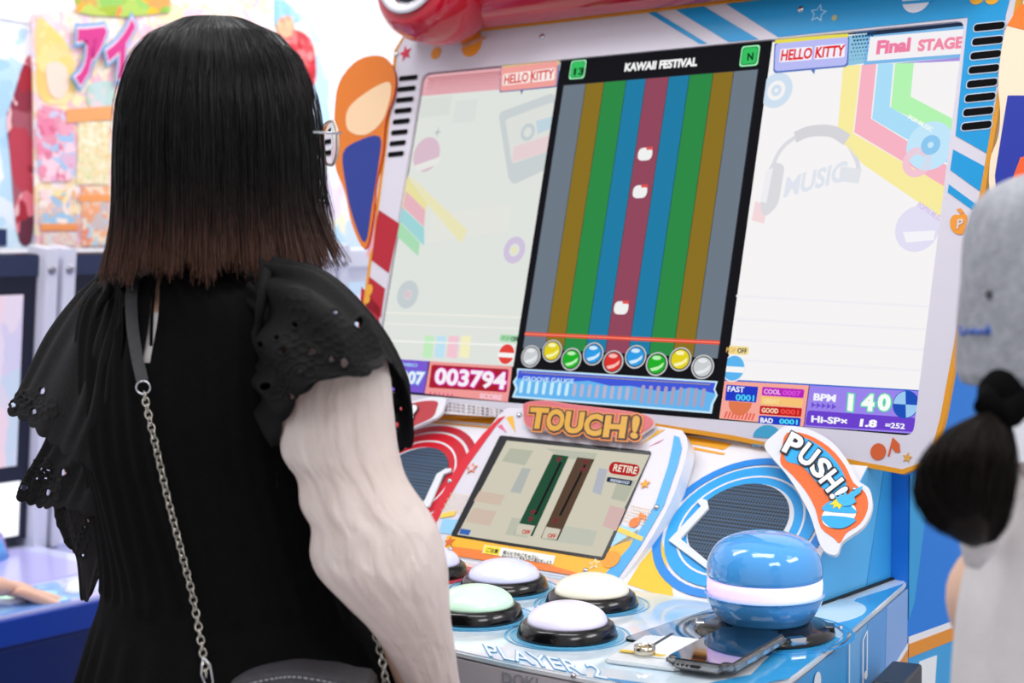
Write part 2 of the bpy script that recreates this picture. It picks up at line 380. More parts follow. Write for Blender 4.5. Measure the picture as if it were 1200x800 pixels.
# front faces
f1, K1 = wallplane((0.30, -0.562), (-0.30, -0.562)); f2, K2 = wallplane((0.406, -0.556), (0.30, -0.562)); f3, K3 = wallplane((0.494, -0.537), (0.406, -0.556)); f4, K4 = wallplane((0.550, -0.431), (0.494, -0.537))
fw = M('c9c5cc', 0.4)
for fp, K in ((f1, K1), (f2, K2), (f3, K3), (f4, K4)): slab('front_print', [(0, z1), (K, z1), (K, 0.4), (0, 0.4)], fp, 0.001, 0.0005, fw, console)
slab('front_print', [(0, z1-0.020), (K1*0.5, z1-0.045), (K1*0.5, 0.4), (0, 0.4)], f1, 0.002, 0.0005, M('2a86c8', 0.4), console)
slab('front_print', [(0, z1-0.022), (K2, z1-0.020), (K2, 0.4), (0, 0.4)], f2, 0.002, 0.0005, M('2a86c8', 0.4), console)
slab('front_print', [(0, z1-0.012), (K3, z1-0.022), (K3, 0.4), (0, 0.4)], f3, 0.002, 0.0005, M('3a9cdc', 0.4), console)
slab('front_print', [(0, z1-0.006), (K4, z1-0.012), (K4, 0.4), (0, 0.4)], f4, 0.002, 0.0005, M('3a9cdc', 0.4), console)
FR = Plane((0, -0.562, 0), (1, 0, 0), (0, 0, 1))
text('DOKI', FR, FR.ab(590, 800), FR.ab(632, 808), FR.ab(590, 786), M('9a9aa6'), console, 0.002, 0.02, px=False)

# printed decoration on the control panel top
LB = M('5fb6e4', 0.12, coat=0.5); DB = M('1c8fd6', 0.12, coat=0.5)
flat('panel_print', [(1060, 683), (992, 742), (975, 728), (1004, 701), (1040, 690)], TAB, 0.0006, M('3d9fe0', 0.12, coat=.5), top)
flat('panel_print', [(925, 794), (985, 748), (960, 738), (905, 765), (880, 790), (800, 806), (700, 792), (760, 808), (840, 812)], TAB, 0.0006, M('35a0dc', 0.12, coat=.5), top)
ab = TAB.ab(994, 722); slab('panel_print', circ((0.43, -0.17), 0.052, 30, 0.075), TAB, 0.0008, 0.0003, M('d6ecf6', 0.15, coat=.5), top)
BT = [(0.272, -0.437, 'e9e4ff', LB), (0.137, -0.437, 'd2f6dc', LB), (0.0, -0.437, 'f8b0b0', M('d04858', .3)), (-0.137, -0.437, 'd2f6dc', LB), (-0.272, -0.437, 'e9e4ff', LB),
      (0.2035, -0.303, 'f6f0dc', LB), (0.066, -0.303, 'd9dcff', LB), (-0.0685, -0.303, 'd9dcff', M('d04858', .3)), (-0.2035, -0.303, 'f6f0dc', LB)]
for x, y, c, rc in BT:
    ring_ab('button_halo_print', (x, y), 0.056, 0.0635, TAB, 0.0010, rc, top, n=40)
    ring_ab('button_halo_print', (x, y), 0.067, 0.0695, TAB, 0.0010, rc, top, n=40)
text('PLAYER 2', TAB, (574, 768), (712, 795), (566, 754), M('f0f6fb', 0.15), top, 0.0012, -0.002, name='panel_lettering', layers=[(0.028, M('5cb0e2', 0.2), 0.0003)])
ring_prof = [(0.0, 0.0), (0.0555, 0.0), (0.0555, 0.004), (0.052, 0.013), (0.047, 0.0165), (0.044, 0.0155), (0.0, 0.0155)]
dome_prof = [(0.0, 0.0145)] + [(0.0445, 0.0145)] + [(0.0445*cos(t), 0.0165+0.021*sin(t)) for t in np.linspace(0.05, pi/2, 12)]
first = None
for x, y, c, rc in BT:
    if first is None: rg = lathe('push_button', ring_prof, (x, y, ZT), BLACKP, cab, n=56); rg0 = rg; first = (x, y)
    else:
        rg = rg0.copy(); COL.objects.link(rg); rg.location = (x-first[0], y-first[1], 0)
    dm = bpy.data.materials.get('dome_'+c)
    if dm is None:
        dm = bpy.data.materials.new('dome_'+c); dm.use_nodes = True; b = dm.node_tree.nodes['Principled BSDF']
        b.inputs['Base Color'].default_value = lin(c); b.inputs['Roughness'].default_value = 0.22; b.inputs['Coat Weight'].default_value = 0.5
        b.inputs['Emission Color'].default_value = lin(c); b.inputs['Emission Strength'].default_value = 0.22
    lathe('button_dome', dome_prof, (x, y, ZT), dm, rg, n=48)
for q in ((672, 791), (985, 735)): screw(cab, TAB, q, 0.001, 0.003)

# --- the PUSH device: two-lobed blue button with a glowing band, on a black base plate
pc = Vector((0.435, -0.292, ZT))
plate = lathe('push_base', [(0, 0), (0.077, 0.0), (0.077, 0.004), (0.071, 0.010), (0.05, 0.015), (0, 0.015)], pc, BLACKP, cab, n=56)
for k in range(6):
    t = radians(30+60*k)
    box('base_clamp', pc+Vector((0.070*cos(t), 0.070*sin(t), 0.007)), (0.012, 0.020, 0.010), CHROME if k % 2 else BLACKP, plate, rot=t, bev=0.002)
for r0, r1 in ((0.086, 0.090), (0.094, 0.098)): ring_ab('button_halo_print', (pc.x, pc.y), r0, r1, TAB, 0.0010, DB, top)
slab('clear_guard_plate', rounded([(0.335, -0.42), (0.40, -0.42), (0.40, -0.20), (0.335, -0.20)], 0.01), TAB, 0.004, 0.003, M('dfe8f0', 0.05, trans=1.0), cab)
POPB = M('4ea6f0', 0.10, coat=1.0)
low = [(0, 0.013), (0.042, 0.013), (0.054, 0.022), (0.0615, 0.034), (0.0635, 0.0435), (0.061, 0.0455), (0, 0.0455)]
up = [(0, 0.0625), (0.061, 0.0625), (0.0637, 0.066), (0.0625, 0.080), (0.057, 0.093), (0.047, 0.103), (0.032, 0.1095), (0.016, 0.1125), (0, 0.113)]
def smooth_prof(p, n=40): return [(max(0, float(a)), float(b)) for a, b in smooth_open(p, n)]
big = lathe('push_device', smooth_prof(low), pc, POPB, cab, n=72)
lathe('upper_shell', [(0, 0.0625), (0.060, 0.0625)]+smooth_prof(up[1:]), pc, POPB, big, n=72)
bandm = bpy.data.materials.new('glowing_band'); bandm.use_nodes = True; b = bandm.node_tree.nodes['Principled BSDF']
b.inputs['Base Color'].default_value = lin('e8dcf4'); b.inputs['Roughness'].default_value = 0.2
nt = bandm.node_tree; tc = nt.nodes.new('ShaderNodeTexCoord'); sx = nt.nodes.new('ShaderNodeSeparateXYZ'); rp = nt.nodes.new('ShaderNodeValToRGB')
mr = nt.nodes.new('ShaderNodeMapRange'); mr.inputs[1].default_value = 0.385; mr.inputs[2].default_value = 0.50
nt.links.new(tc.outputs['Object'], sx.inputs[0]); nt.links.new(sx.outputs[0], mr.inputs[0]); nt.links.new(mr.outputs[0], rp.inputs[0]); nt.links.new(rp.outputs[0], b.inputs['Emission Color'])
rp.color_ramp.elements[0].color = lin('d79cf4'); rp.color_ramp.elements[1].color = lin('e6e2fb'); b.inputs['Emission Strength'].default_value = 0.75
lathe('light_band', [(0, 0.0453), (0.0625, 0.0453), (0.0632, 0.050), (0.0634, 0.056), (0.0628, 0.0628), (0, 0.0628)], pc, bandm, big, n=72)

# --- touch unit
TW = M('d8d4de', 0.25, coat=0.3)
tp = [(590, 482), (606, 478), (700, 489), (788, 502), (801, 507), (806, 520), (801, 545), (785, 590), (757, 640), (727, 680), (716, 686), (620, 668), (530, 652), (506, 646), (500, 634), (508, 605), (530, 562), (560, 520), (580, 492)]
tab_ = smooth_closed(PX(TCH, tp, 0.012), 4)
touch = slab('touch_unit', tab_, TCH, 0.012, 0.022, TW, cab, edge=M('e8ecf4', 0.15, coat=0.5))
def tf(name, pts, off, mat, r=0, par=None): return flat(name, pts, TCH, 0.012+off, mat, par or touch, r)
BLt = M('1f9fe0', 0.25, coat=0.3)
tf('blue_edge_print', [(790, 510), (796, 512), (799, 525), (794, 545), (778, 592), (750, 640), (722, 680), (704, 678), (738, 640), (768, 590), (783, 545), (788, 522)], 0.001, BLt)
tf('red_edge_print', [(584, 490), (592, 487), (580, 500), (548, 545), (522, 590), (508, 618), (503, 612), (514, 585), (536, 545), (566, 508)], 0.001, M('d3122c', 0.3))
tf('yellow_print', [(524, 627), (600, 640), (702, 653), (716, 641), (748, 620), (738, 640), (704, 678), (620, 664), (520, 648)], 0.001, M('f0b21e', 0.35))
tf('orange_print', [(530, 640), (600, 649), (680, 672), (690, 677), (620, 665), (523, 649)], 0.0016, M('ea7a28', 0.35))
tf('pale_blue_print', [(519, 607), (548, 610), (532, 626), (514, 624)], 0.001, M('8fc6e6', 0.35))
tf('pale_blue_print', [(716, 612), (748, 620), (742, 632), (718, 640), (706, 642)], 0.001, M('9fd0ea', 0.35))
tf('yellow_print', [(722, 622), (752, 634), (754, 629), (724, 616)], 0.0014, M('f0c84a', 0.35))
tf('yellow_print', [(518, 601), (535, 598), (532, 604), (515, 607)], 0.0014, M('f0c84a', 0.35))
for q in ((594, 487, 604, 506, 597, 506), (778, 503, 767, 518, 752, 521)):
    pass
tf('ray_print', [(593, 489), (601, 487), (604, 507)], 0.001, M('eab02a')); tf('ray_print', [(583, 499), (588, 497), (594, 507)], 0.001, M('e0618a'))
tf('ray_print', [(771, 504), (779, 503), (750, 521)], 0.001, M('eab02a')); tf('ray_print', [(772, 518), (778, 514), (760, 523)], 0.001, M('e0618a'))
for (x, y, r, c) in ((553, 549, 0.0105, 'e06838'), (756, 567, 0.0085, 'f0a02a'), (527, 635, 0.0095, 'd8631e'), (697, 661, 0.009, 'f8ead0')):
    a = TCH.ab(x, y, 0.013); slab('star_print', star(a, r, rot=pi/2+0.3), TCH, 0.0140, 0.0004, M(c, .4), touch)
    if c in ('e06838', 'f8ead0'): slab('star_print', star(a, r*0.62, rot=pi/2+0.3), TCH, 0.0144, 0.0004, TW if c == 'e06838' else M('f0b21e'), touch)
disc('dot_print', (716, 655), 0.013, TCH, 0.0138, M('f09a1e', .4), touch)
disc('note_print', (743, 612), 0.0075, TCH, 0.0136, M('f07a2a', .4), touch); tf('note_print', [(745, 611), (750, 600), (757, 603), (756, 612), (752, 606), (748, 613)], 0.0014, M('f07a2a', .4))
dots = [(x, y) for x in range(0, 9) for y in range(0, 6)]
def dotfield(px0, px1, px2, nx_, ny_, r, mat, pl, off, par, name='dot_print'):
    A, B, C_ = (np.array(pl.ab(*q, off)) for q in (px0, px1, px2)); V = []; F = []
    for i in range(nx_):
        for j in range(ny_):
            c = A+(B-A)*(i+0.5*(j % 2))/nx_+(C_-A)*j/ny_; k = len(V)
            for t in range(8): V.append(pl.w(c[0]+r*cos(t*pi/4), c[1]+r*sin(t*pi/4), off))
            F.append(list(range(k, k+8)))
    return tag(mesh(name, V, F, mat, par), kind='stuff')
dotfield((528, 578), (556, 582), (516, 600), 9, 7, 0.0011, M('e6c47a', .4), TCH, 0.0136, touch)
dotfield((740, 592), (766, 598), (728, 612), 8, 6, 0.0011, M('e6c47a', .4), TCH, 0.0136, touch)
tq = [(588, 512), (762, 530), (707, 654), (530, 626)]
slab('touch_frame', rounded(PX(TCH, [(586, 510), (763.5, 528.5), (708, 656.5), (528, 627.5)], 0.0135), 0.004), TCH, 0.0138, 0.003, M('15151a', 0.2), touch)
tscr = slab('touch_screen', PX(TCH, [(594, 516), (761, 533), (705, 652), (536, 626)], 0.0142), TCH, 0.0142, 0.001, E('d2cdba', 0.97), touch)
def ts(name, pts, off, mat, r=0): return flat(name, pts, TCH, 0.0144+off, mat, touch, r, 0.0002)
for (pts, c) in (([(598, 525), (625, 528), (615, 545), (588, 540)], 'b9bca9'), ([(612, 548), (622, 549), (610, 578), (598, 576)], 'b4b9b4'), ([(562, 575), (592, 580), (586, 592), (555, 587)], 'd4bfae'),
                 ([(555, 595), (582, 599), (574, 616), (545, 611)], 'd4bfae'), ([(640, 525), (700, 531), (696, 540), (660, 537)], 'bdc0ae'), ([(725, 560), (745, 563), (733, 588), (716, 584)], 'b9bca9'),
                 ([(715, 592), (733, 596), (722, 622), (706, 616)], 'd8b8b4'), ([(600, 606), (626, 610), (618, 630), (592, 626)], 'bfc2b0'), ([(702, 548), (712, 550), (704, 580), (694, 576)], 'b4b9c4'),
                 ([(640, 612), (700, 622), (694, 640), (634, 632)], 'c4c7b8')): ts('screen_patch', pts, 0.0002, E(c, 0.95))
ts('slider_bar', [(648, 532), (666.5, 534.5), (624, 628), (602.5, 625)], 0.0004, E('24523a', 0.9))
ts('slider_bar', [(676.5, 535.5), (696.5, 538), (653.5, 633), (633.5, 630)], 0.0004, E('5c4636', 0.9))
ts('slider_groove', [(656, 541), (658.5, 541.5), (628.5, 603), (626, 602.5)], 0.0006, E('141414', 1))
ts('slider_groove', [(684.5, 544), (687, 544.5), (657.5, 604), (655, 603.5)], 0.0006, E('141414', 1))
for q in ((655, 538), (624.5, 600), (622, 608), (686, 541), (684, 550), (651, 610)):
    a = TCH.ab(*q, 0.0148); slab('slider_arrow', star(a, 0.006, 3, rot=-pi/2, q=0.5), TCH, 0.0152, 0.0002, E('7c3038', .9), touch)
ts('slider_label', [(608, 613), (627, 616), (621, 628), (603, 625)], 0.0010, E('d8d2c0', .9)); ts('slider_label', [(640, 617), (657, 620), (652, 632), (634.5, 630)], 0.0010, E('d8d2c0', .9))
text('OFF', TCH, (611, 625), (620, 626.5), (613, 620), E('c03828'), touch, 0.0162, 0.02); text('OFF', TCH, (641, 629.5), (650, 631), (643, 624.5), E('c03828'), touch, 0.0162, 0.02)
ts('retire_key', [(716, 540), (751, 545), (747, 559), (712, 554)], 0.0006, E('b81c20', .95), 0.012)
text('RETIRE', TCH, (718, 551.5), (745.5, 555.3), (720.5, 543.5), E('f0ead8', 1), touch, 0.0156, 0.012)
ts('screen_label', [(712, 558.5), (741.5, 563), (739, 569), (710.5, 564)], 0.0006, E('22304e', .95), 0.002)
text('PRESS&HOLD', TCH, (715, 564), (737, 567.3), (716, 560.8), E('d0d8e8', 1), touch, 0.0156, 0.01)
ts('screen_patch', [(540, 619), (552, 621), (549, 627), (538, 625)], 0.0006, E('3c6cc0', .9))
lbl = tf('caution_sticker', [(568, 638), (651, 651), (648, 661), (565, 648)], 0.002, M('f0eee6', .4)); tf('caution_sticker', [(568.5, 638.5), (587, 641.5), (584, 650.5), (566, 647.8)], 0.0026, M('f2dc1e', .4))
text('ご注意', TCH, (569.5, 646.2), (583, 648.3), (571, 641.3), M('222222'), touch, 0.0150, 0.0)
text('遊ぶときのごちゅうい', TCH, (589, 648.5), (630, 655), (590, 644.5), M('333333'), touch, 0.0150, 0.0)
text('まわりの人に気をつけて遊びましょう', TCH, (588, 653), (646, 660), (588.5, 649.5), M('333333'), touch, 0.0150, 0.0)
for q in ((608, 486), (763, 501), (527, 563), (769, 594), (528, 643), (686, 668)): screw(touch, TCH, q, 0.014, 0.004)
# the TOUCH! sign standing on its upper edge
sg = smooth_closed(PX(TCH, [(614, 482), (616, 473), (640, 470), (668, 474), (700, 478), (740, 483), (762, 489), (767, 498), (757, 506), (742, 515), (724, 513), (690, 506), (655, 502), (630, 505), (616, 498)], 0.020), 3)
sign = slab('touch_sign', sg, TCH, 0.022, 0.004, M('d9837c', 0.3), cab, edge=M('e8d8d8', .2))
slab('sign_print', [tuple(np.mean(sg, axis=0)+(np.array(p)-np.mean(sg, axis=0))*np.array([0.985, 0.93])) for p in sg], TCH, 0.0226, 0.0004, M('c8606a', 0.3), sign)
for ch, x0, x1, yt, yb in (('T', 618, 640, 477, 501.5), ('O', 638.5, 659.5, 478.5, 504.5), ('U', 660, 682, 481.5, 507), ('C', 682.5, 704, 484, 510), ('H', 706, 732, 486.5, 512), ('!', 738, 747, 486, 513)):
    text(ch, TCH, (x0, yb), (x1, yb+1.5), (x0+4, yt), M('cf9a2a', 0.3), sign, 0.0246, 0.045, name='sign_lettering', layers=[(0.10, M('3c1c24', .4), 0.0006), (0.15, M('dc843a', .4), 0.0012)])

# --- speaker panels between the console and the display
spb = 0.268
SW = M('e6e4ea', 0.3, coat=0.2)
pts = [(-0.425, 0.0), (0.415, 0.0), (0.415, spb), (-0.425, spb)]
spk = slab('speaker_panel', pts, SPK, 0.0, 0.012, SW, cab)
def sp(name, pts_, off, mat, r=0): return flat(name, pts_, SPK, off, mat, spk, r)
YL = M('f0c22a', 0.35)
sp('yellow_print', [(735, 684), (750, 660), (775, 630), (790, 702), (765, 694)], 0.0006, YL)
sp('yellow_print', [(800, 509), (858, 520), (848, 527), (800, 518)], 0.0006, M('e9a21e'))
sp('yellow_print', [(800, 521), (850, 531), (848, 533), (799, 524)], 0.0006, M('e9a21e'))
slab('yellow_print', [(-0.42, spb-0.004), (-0.11, spb-0.004), (-0.11, spb-0.016), (-0.42, spb-0.016)], SPK, 0.0006, 0.0004, M('e9a21e'), spk)
slab('yellow_print', [(-0.42, spb-0.022), (-0.11, spb-0.022), (-0.11, spb-0.025), (-0.42, spb-0.025)], SPK, 0.0006, 0.0004, M('e9a21e'), spk)
cR = SPK.ab(867, 615, 0.002); rr_ = abs(SPK.ab(957, 630)[0]-SPK.ab(765, 612)[0])/2
print('speaker', cR, rr_)
grille_m = bpy.data.materials.new('perforated_grille'); grille_m.use_nodes = True; nt = grille_m.node_tree; b = nt.nodes['Principled BSDF']
tc = nt.nodes.new('ShaderNodeTexCoord'); vo = nt.nodes.new('ShaderNodeTexVoronoi'); vo.inputs['Scale'].default_value = 240; vo.inputs['Randomness'].default_value = 0.0
rp = nt.nodes.new('ShaderNodeValToRGB'); rp.color_ramp.elements[0].position = 0.40; rp.color_ramp.elements[1].position = 0.5
rp.color_ramp.elements[0].color = lin('0a1016'); rp.color_ramp.elements[1].color = lin('304e6c')
nt.links.new(tc.outputs['Object'], vo.inputs[0]); nt.links.new(vo.outputs[0], rp.inputs[0]); nt.links.new(rp.outputs[0], b.inputs['Base Color']); b.inputs['Roughness'].default_value = 0.5
def speaker(sgn, cA, cB, cD):
    c = (cR[0]*sgn, cR[1]); R_ = rr_
    for k, (r0, r1, cc) in enumerate(((0.90, 1.0, cA), (0.0, 0.86, cB), (0.70, 0.725, SW), (0.0, 0.60, M('d9dde4', .3)))):
        if r0: ring_ab('ring_print', c, r0*R_, r1*R_, SPK, 0.0012+0.0004*k, cc, spk)
        else: slab('ring_print', circ(c, r1*R_, 48), SPK, 0.0012+0.0004*k, 0.0004, cc, spk)
    g = slab('speaker_grille', circ((c[0]-sgn*0.004, c[1]+0.003), 0.57*R_, 48), SPK, 0.0030, 0.002, grille_m, cab)
    # white pointer frame lying over the grille
    q = [SPK.ab(*p, 0.004) for p in ((784, 634), (822, 594), (817, 588), (822, 585), (829, 587), (831, 596), (798, 632), (834, 662), (830, 668))]
    if sgn < 0: q = [(-a, b_) for a, b_ in q][::-1]
    slab('grille_trim', q, SPK, 0.006, 0.003, M('dfe3ea', .25, coat=.3), g)
speaker(1, M('1a86dc', .3), M('22a0e6', .3), BLUE)
speaker(-1, M('b81c30', .3), M('c81226', .3), RED)
# riser: right side closing face, light blue with a darker wedge
rz = [SPK.w(0.415, 0, 0), SPK.w(0.415, spb, 0)]
RS = Plane((0.4155, 0, 0), (0, 1, 0), (0, 0, 1))
slab('riser_side', [(-0.2, ZT), (0.05, ZT), (0.05, 1.07), (0.0, 1.07), (rz[1][1]-0.004, rz[1][2]-0.004)], RS, 0.0, 0.02, M('58b4ec', 0.35), cab)
slab('side_print', [(-0.02, ZT), (0.05, ZT), (0.05, 1.07), (0.03, 1.07)], RS, 0.0008, 0.0005, M('3ba2e4', 0.35), cab)
box('slot_gap', (0.419, -0.06, ZT+0.001), (0.005, 0.24, 0.003), M('101014', .6), cab)
screw(spk, SPK, (945, 581), 0.004, 0.004)

# --- PUSH! sign: clear plate with an orange print, letters fanned along its edge
po = [(896, 521), (908, 508), (922, 499), (948, 503), (975, 518), (994, 541), (1005, 562), (1019, 573), (1022, 594), (1013, 615), (996, 628), (986, 636), (979, 650), (962, 640), (948, 600), (925, 560), (903, 534)]
PO = 0.030
pab = smooth_closed(PX(SPK, po, PO), 4)
plate2 = slab('push_sign', pab, SPK, PO, 0.004, M('dcdde4', 0.12, coat=0.5), cab)
def pp(name, pts_, off, mat, r=0, sm=True):
    ab_ = PX(SPK, pts_, PO+off); ab_ = smooth_closed(ab_, 3) if sm else ab_
    return slab(name, ab_, SPK, PO+off, 0.0004, mat, plate2)
pp('sign_print', [(916, 528), (922, 507), (946, 509), (972, 524), (990, 545), (1000, 565), (1014, 577), (1017, 595), (1008, 613), (992, 624), (984, 636), (977, 630), (962, 618), (955, 595), (944, 575), (928, 556), (915, 543)], 0.0006, M('e4692e', .35))
pp('sign_print', [(920, 528), (925, 512), (944, 513), (968, 528), (985, 548), (992, 568), (986, 578), (972, 577), (958, 566), (940, 546), (922, 540)], 0.0012, M('2aa6e2', .35))
for ch, cx_, cy_, an, sz in (('P', 930, 521, -28, 26), ('U', 947, 533, -38, 26), ('S', 962, 548, -46, 25), ('H', 974, 563, -52, 25), ('!', 983, 577, -60, 24)):
    t = radians(an); h = sz*0.55; wd = sz*(0.36 if ch != '!' else 0.13)
    ux, uy = cos(-t), sin(-t); vx, vy = sin(-t), -cos(-t)     # pixel axes: right and up of the letter
    bl = (cx_-ux*wd-vx*h*0.9, cy_-uy*wd-vy*h*0.9); br = (cx_+ux*wd-vx*h*0.9, cy_+uy*wd-vy*h*0.9); tl = (cx_-ux*wd+vx*h*0.9, cy_-uy*wd+vy*h*0.9)
    text(ch, SPK, bl, br, tl, M('eceef4', .3), plate2, PO+0.0032, 0.035, name='sign_lettering', layers=[(0.085, M('1b1b22', .4), 0.0006), ])
disc('button_symbol', (983, 603), 0.021, SPK, PO+0.0014, M('f2efe6'), plate2, ry=0.021)
pp('button_symbol', [(965, 598), (968, 590), (977, 586), (990, 588), (1000, 595), (1002, 601)], 0.0020, M('2aa6e2'))
pp('button_symbol', [(963, 604), (1001, 607), (996, 615), (984, 619), (971, 616)], 0.0020, M('2aa6e2'))
a = SPK.ab(985, 589, PO); slab('burst_symbol', star(a, 0.013, 9, q=0.6), SPK, PO+0.0026, 0.0004, M('f2d42a'), plate2)
pp('hand_symbol', [(982, 588), (978, 580), (983, 583), (983, 576), (988, 581), (990, 574), (993, 580), (1001, 573), (1011, 569), (1008, 577), (1001, 582), (1003, 588), (996, 592), (990, 593)], 0.0032, M('38aee6'), sm=False)
screw(plate2, SPK, (1001, 573), PO+0.003, 0.003)
# matching sign on the other side, its tip just past the ruffle
lp = [( -a_, b_) for a_, b_ in pab][::-1]
plate3 = slab('push_sign', lp, SPK, PO, 0.004, M('dcdde4', 0.12, coat=0.5), cab)
slab('sign_print', [tuple(np.mean(lp, axis=0)+(np.array(p)-np.mean(lp, axis=0))*0.9) for p in lp], SPK, PO+0.0006, 0.0004, M('b03038', .35), plate3)
text('!', SPK, (476, 488), (483, 491), (483, 473), M('f0eef2', .3), plate3, PO+0.0026, 0.04, name='sign_lettering', layers=[(0.09, M('1b1b22'), 0.0006)])
# instruction strip between the signs
slab('instruction_strip', PX(SPK, [(514, 468), (598, 481), (596, 489), (512, 484)], 0.02), SPK, 0.020, 0.001, M('cfc8cc', .5), cab)
for k in range(3):
    text('あそびかた ボタンをおしてね', SPK, (520, 473+4*k), (590, 482.5+3.2*k), (520.5, 470.5+4*k), M('555058'), cab, 0.0206, 0.0)
slab('dark_slot', [(-0.40, spb+0.002), (0.40, spb+0.002), (0.40, spb-0.002), (-0.40, spb-0.002)], SPK, 0.002, 0.002, M('3a1a1e', .6), cab)

# ================================================================== DISPLAY BEZEL
BZ = 0.006
right_b = [(0.0, -0.010), (0.214, -0.022), (0.40, -0.040), (0.462, -0.045), (0.497, -0.030), (0.5056, 0.025), (0.512, 0.12), (0.527, 0.41), (0.540, 0.575), (0.525, 0.600)]
outer = right_b + [(-x, y) for x, y in reversed(right_b[1:])]
inner = rounded([(-0.470, 0.0), (0.470, 0.0), (0.470, 0.53), (-0.470, 0.53)], [0.002, 0.012, 0.012, 0.016])
def framed(name, outer, inner, pl, off, th, mat, parent, edge=None):
    bm = bmesh.new(); loops = []
    for lp_ in (outer, inner):
        vs = [bm.verts.new(pl.w(a, b, off)) for a, b in lp_]; loops.append(vs)
        for i in range(len(vs)): bm.edges.new((vs[i], vs[(i+1) % len(vs)]))
    bmesh.ops.triangle_fill(bm, edges=bm.edges[:], use_beauty=True)
    fs = bm.faces[:]; r = bmesh.ops.extrude_face_region(bm, geom=fs)
    bmesh.ops.translate(bm, verts=[v for v in r['geom'] if isinstance(v, bmesh.types.BMVert)], vec=Vector(-th*pl.n))
    return bm_obj(name, bm, mat, parent)
bez = framed('display_bezel', outer, inner, SCR, BZ, 0.012, WHITE, cab)
def inset(o, d): 
    c = np.mean(np.array(o), axis=0); return [(p[0]-np.sign(p[0])*d, p[1]-(d if p[1] > 0.3 else -d)) for p in o]
stroke('gold_edge', outer, 0.006, SCR, BZ+0.001, GOLD, bez, closed=True, th=0.008)
def bp(name, pts, mat, off=0.0008, ab=False, r=0):
    q = pts if ab else PX(SCR, pts, BZ+off)
    if r: q = rounded(q, r)
    return slab(name, q, SCR, BZ+off, 0.0004, mat, bez)
# red part at the lower left
bp('red_print', [(444, 246), (468, 262), (455.5, 320), (433, 303)], RED)
bp('red_print', [(430, 322), (451, 338), (446, 372), (425, 358)], RED)
ABr = [(-0.527, 0.17), (-0.4745, 0.135), (-0.4745, 0.005), (-0.505, 0.005), (-0.515, 0.08)]
bp('red_print', ABr, RED, ab=True)
bp('pale_outline_print', [(437, 244), (441, 247), (437, 290), (431, 302), (429, 298), (433, 285)], M('e8a8b0', .4), 0.0012)
a = SCR.ab(436, 341); slab('note_print', circ(a, 0.008, 16, 0.010), SCR, BZ+0.0014, 0.0004, M('e0a032'), bez); a = SCR.ab(434, 352); slab('note_print', circ(a, 0.006, 14, 0.007), SCR, BZ+0.0014, 0.0004, M('e0a032'), bez)
# blue part
bp('blue_print', [(754.5, 12), (763.5, 11), (829, 51), (820, 51.5)], BLUE); bp('blue_print', [(786, 8), (820.5, 5), (889, 46), (853.5, 49)], BLUE)
bp('blue_print', [(-1, -1)]*0 + [SCR.ab(838, 0, BZ), SCR.ab(912, 43.5, BZ), (0.4705, 0.534), (0.532, 0.534), (0.537, 0.592), (0.20, 0.594)], BLUE, ab=True) if False else None
q0 = SCR.ab(912, 43.5, BZ)
slab('blue_print', [SCR.ab(845, 1, BZ), SCR.ab(912, 43.5, BZ), (0.474, 0.5335), (0.524, 0.5335), (0.533, 0.590), (0.522, 0.594), (0.10, 0.594)], SCR, BZ+0.0008, 0.0004, BLUE, bez)
slab('blue_print', [(0.474, 0.5335), (0.524, 0.5335), SCR.ab(1157, 180, BZ), SCR.ab(1120, 159, BZ)], SCR, BZ+0.0008, 0.0004, BLUE, bez)
bp('blue_print', [(1117, 175), (1156, 196), (1151, 226), (1113.5, 199)], BLUE); bp('blue_print', [(1112, 216), (1149, 243), (1148, 252), (1110.5, 225)], BLUE)
# speaker slots
def slots(n, c0, c1, wpx, hpx, outline):
    for k in range(n):
        t = k/(n-1); x = c0[0]+(c1[0]-c0[0])*t; y = c0[1]+(c1[1]-c0[1])*t; wq = wpx[0]+(wpx[1]-wpx[0])*t
        A = SCR.ab(x-wq/2, y+wq*0.05, BZ); B = SCR.ab(x+wq/2, y-wq*0.05, BZ); h = hpx
        if outline: slab('slot_outline_print', rounded([(A[0]-0.0015, A[1]-h-0.0015), (B[0]+0.0015, B[1]-h-0.0015), (B[0]+0.0015, B[1]+h+0.0015), (A[0]-0.0015, A[1]+h+0.0015)], 0.006), SCR, BZ+0.0014, 0.0004, M('b9c6da', .4), bez)
        slab('sound_slot', rounded([(A[0], A[1]-h), (B[0], B[1]-h), (B[0], B[1]+h), (A[0], A[1]+h)], 0.0045 if outline else 0.003), SCR, BZ+0.0018, 0.0004, M('0a0a0c', .8, spec=.1), bez)
slots(8, (479, 91.5), (464.5, 180.5), (21, 18), 0.0040, False)
slots(8, (1160, 31.5), (1145, 147.5), (36, 35), 0.0046, True)
a = SCR.ab(478.5, 64); slab('star_print', star(a, 0.0145, rot=pi/2+0.3), SCR, BZ+0.001, 0.0004, M('c81c3c'), bez)
slab('dot_print', circ(SCR.ab(514, 64), 0.0105, 20), SCR, BZ+0.001, 0.0004, ORANGE, bez); slab('dot_print', circ(SCR.ab(497, 46), 0.006, 16), SCR, BZ+0.001, 0.0004, M('e8703a'), bez)
slab('disc_print', circ(SCR.ab(556, 53), 0.0215, 30), SCR, BZ+0.001, 0.0004, ORANGE, bez)
stroke('disc_print', [SCR.ab(541, 58), SCR.ab(571, 46)], 0.005, SCR, BZ+0.0016, WHITE, bez)
text("pop'n music", SCR, (542, 56), (570, 46), (541.5, 52), ORANGE, bez, BZ+0.0022, 0.02)
slab('disc_print', circ(SCR.ab(1077, 0), 0.020, 30), SCR, BZ+0.0016, 0.0004, M('d8dcea'), bez)
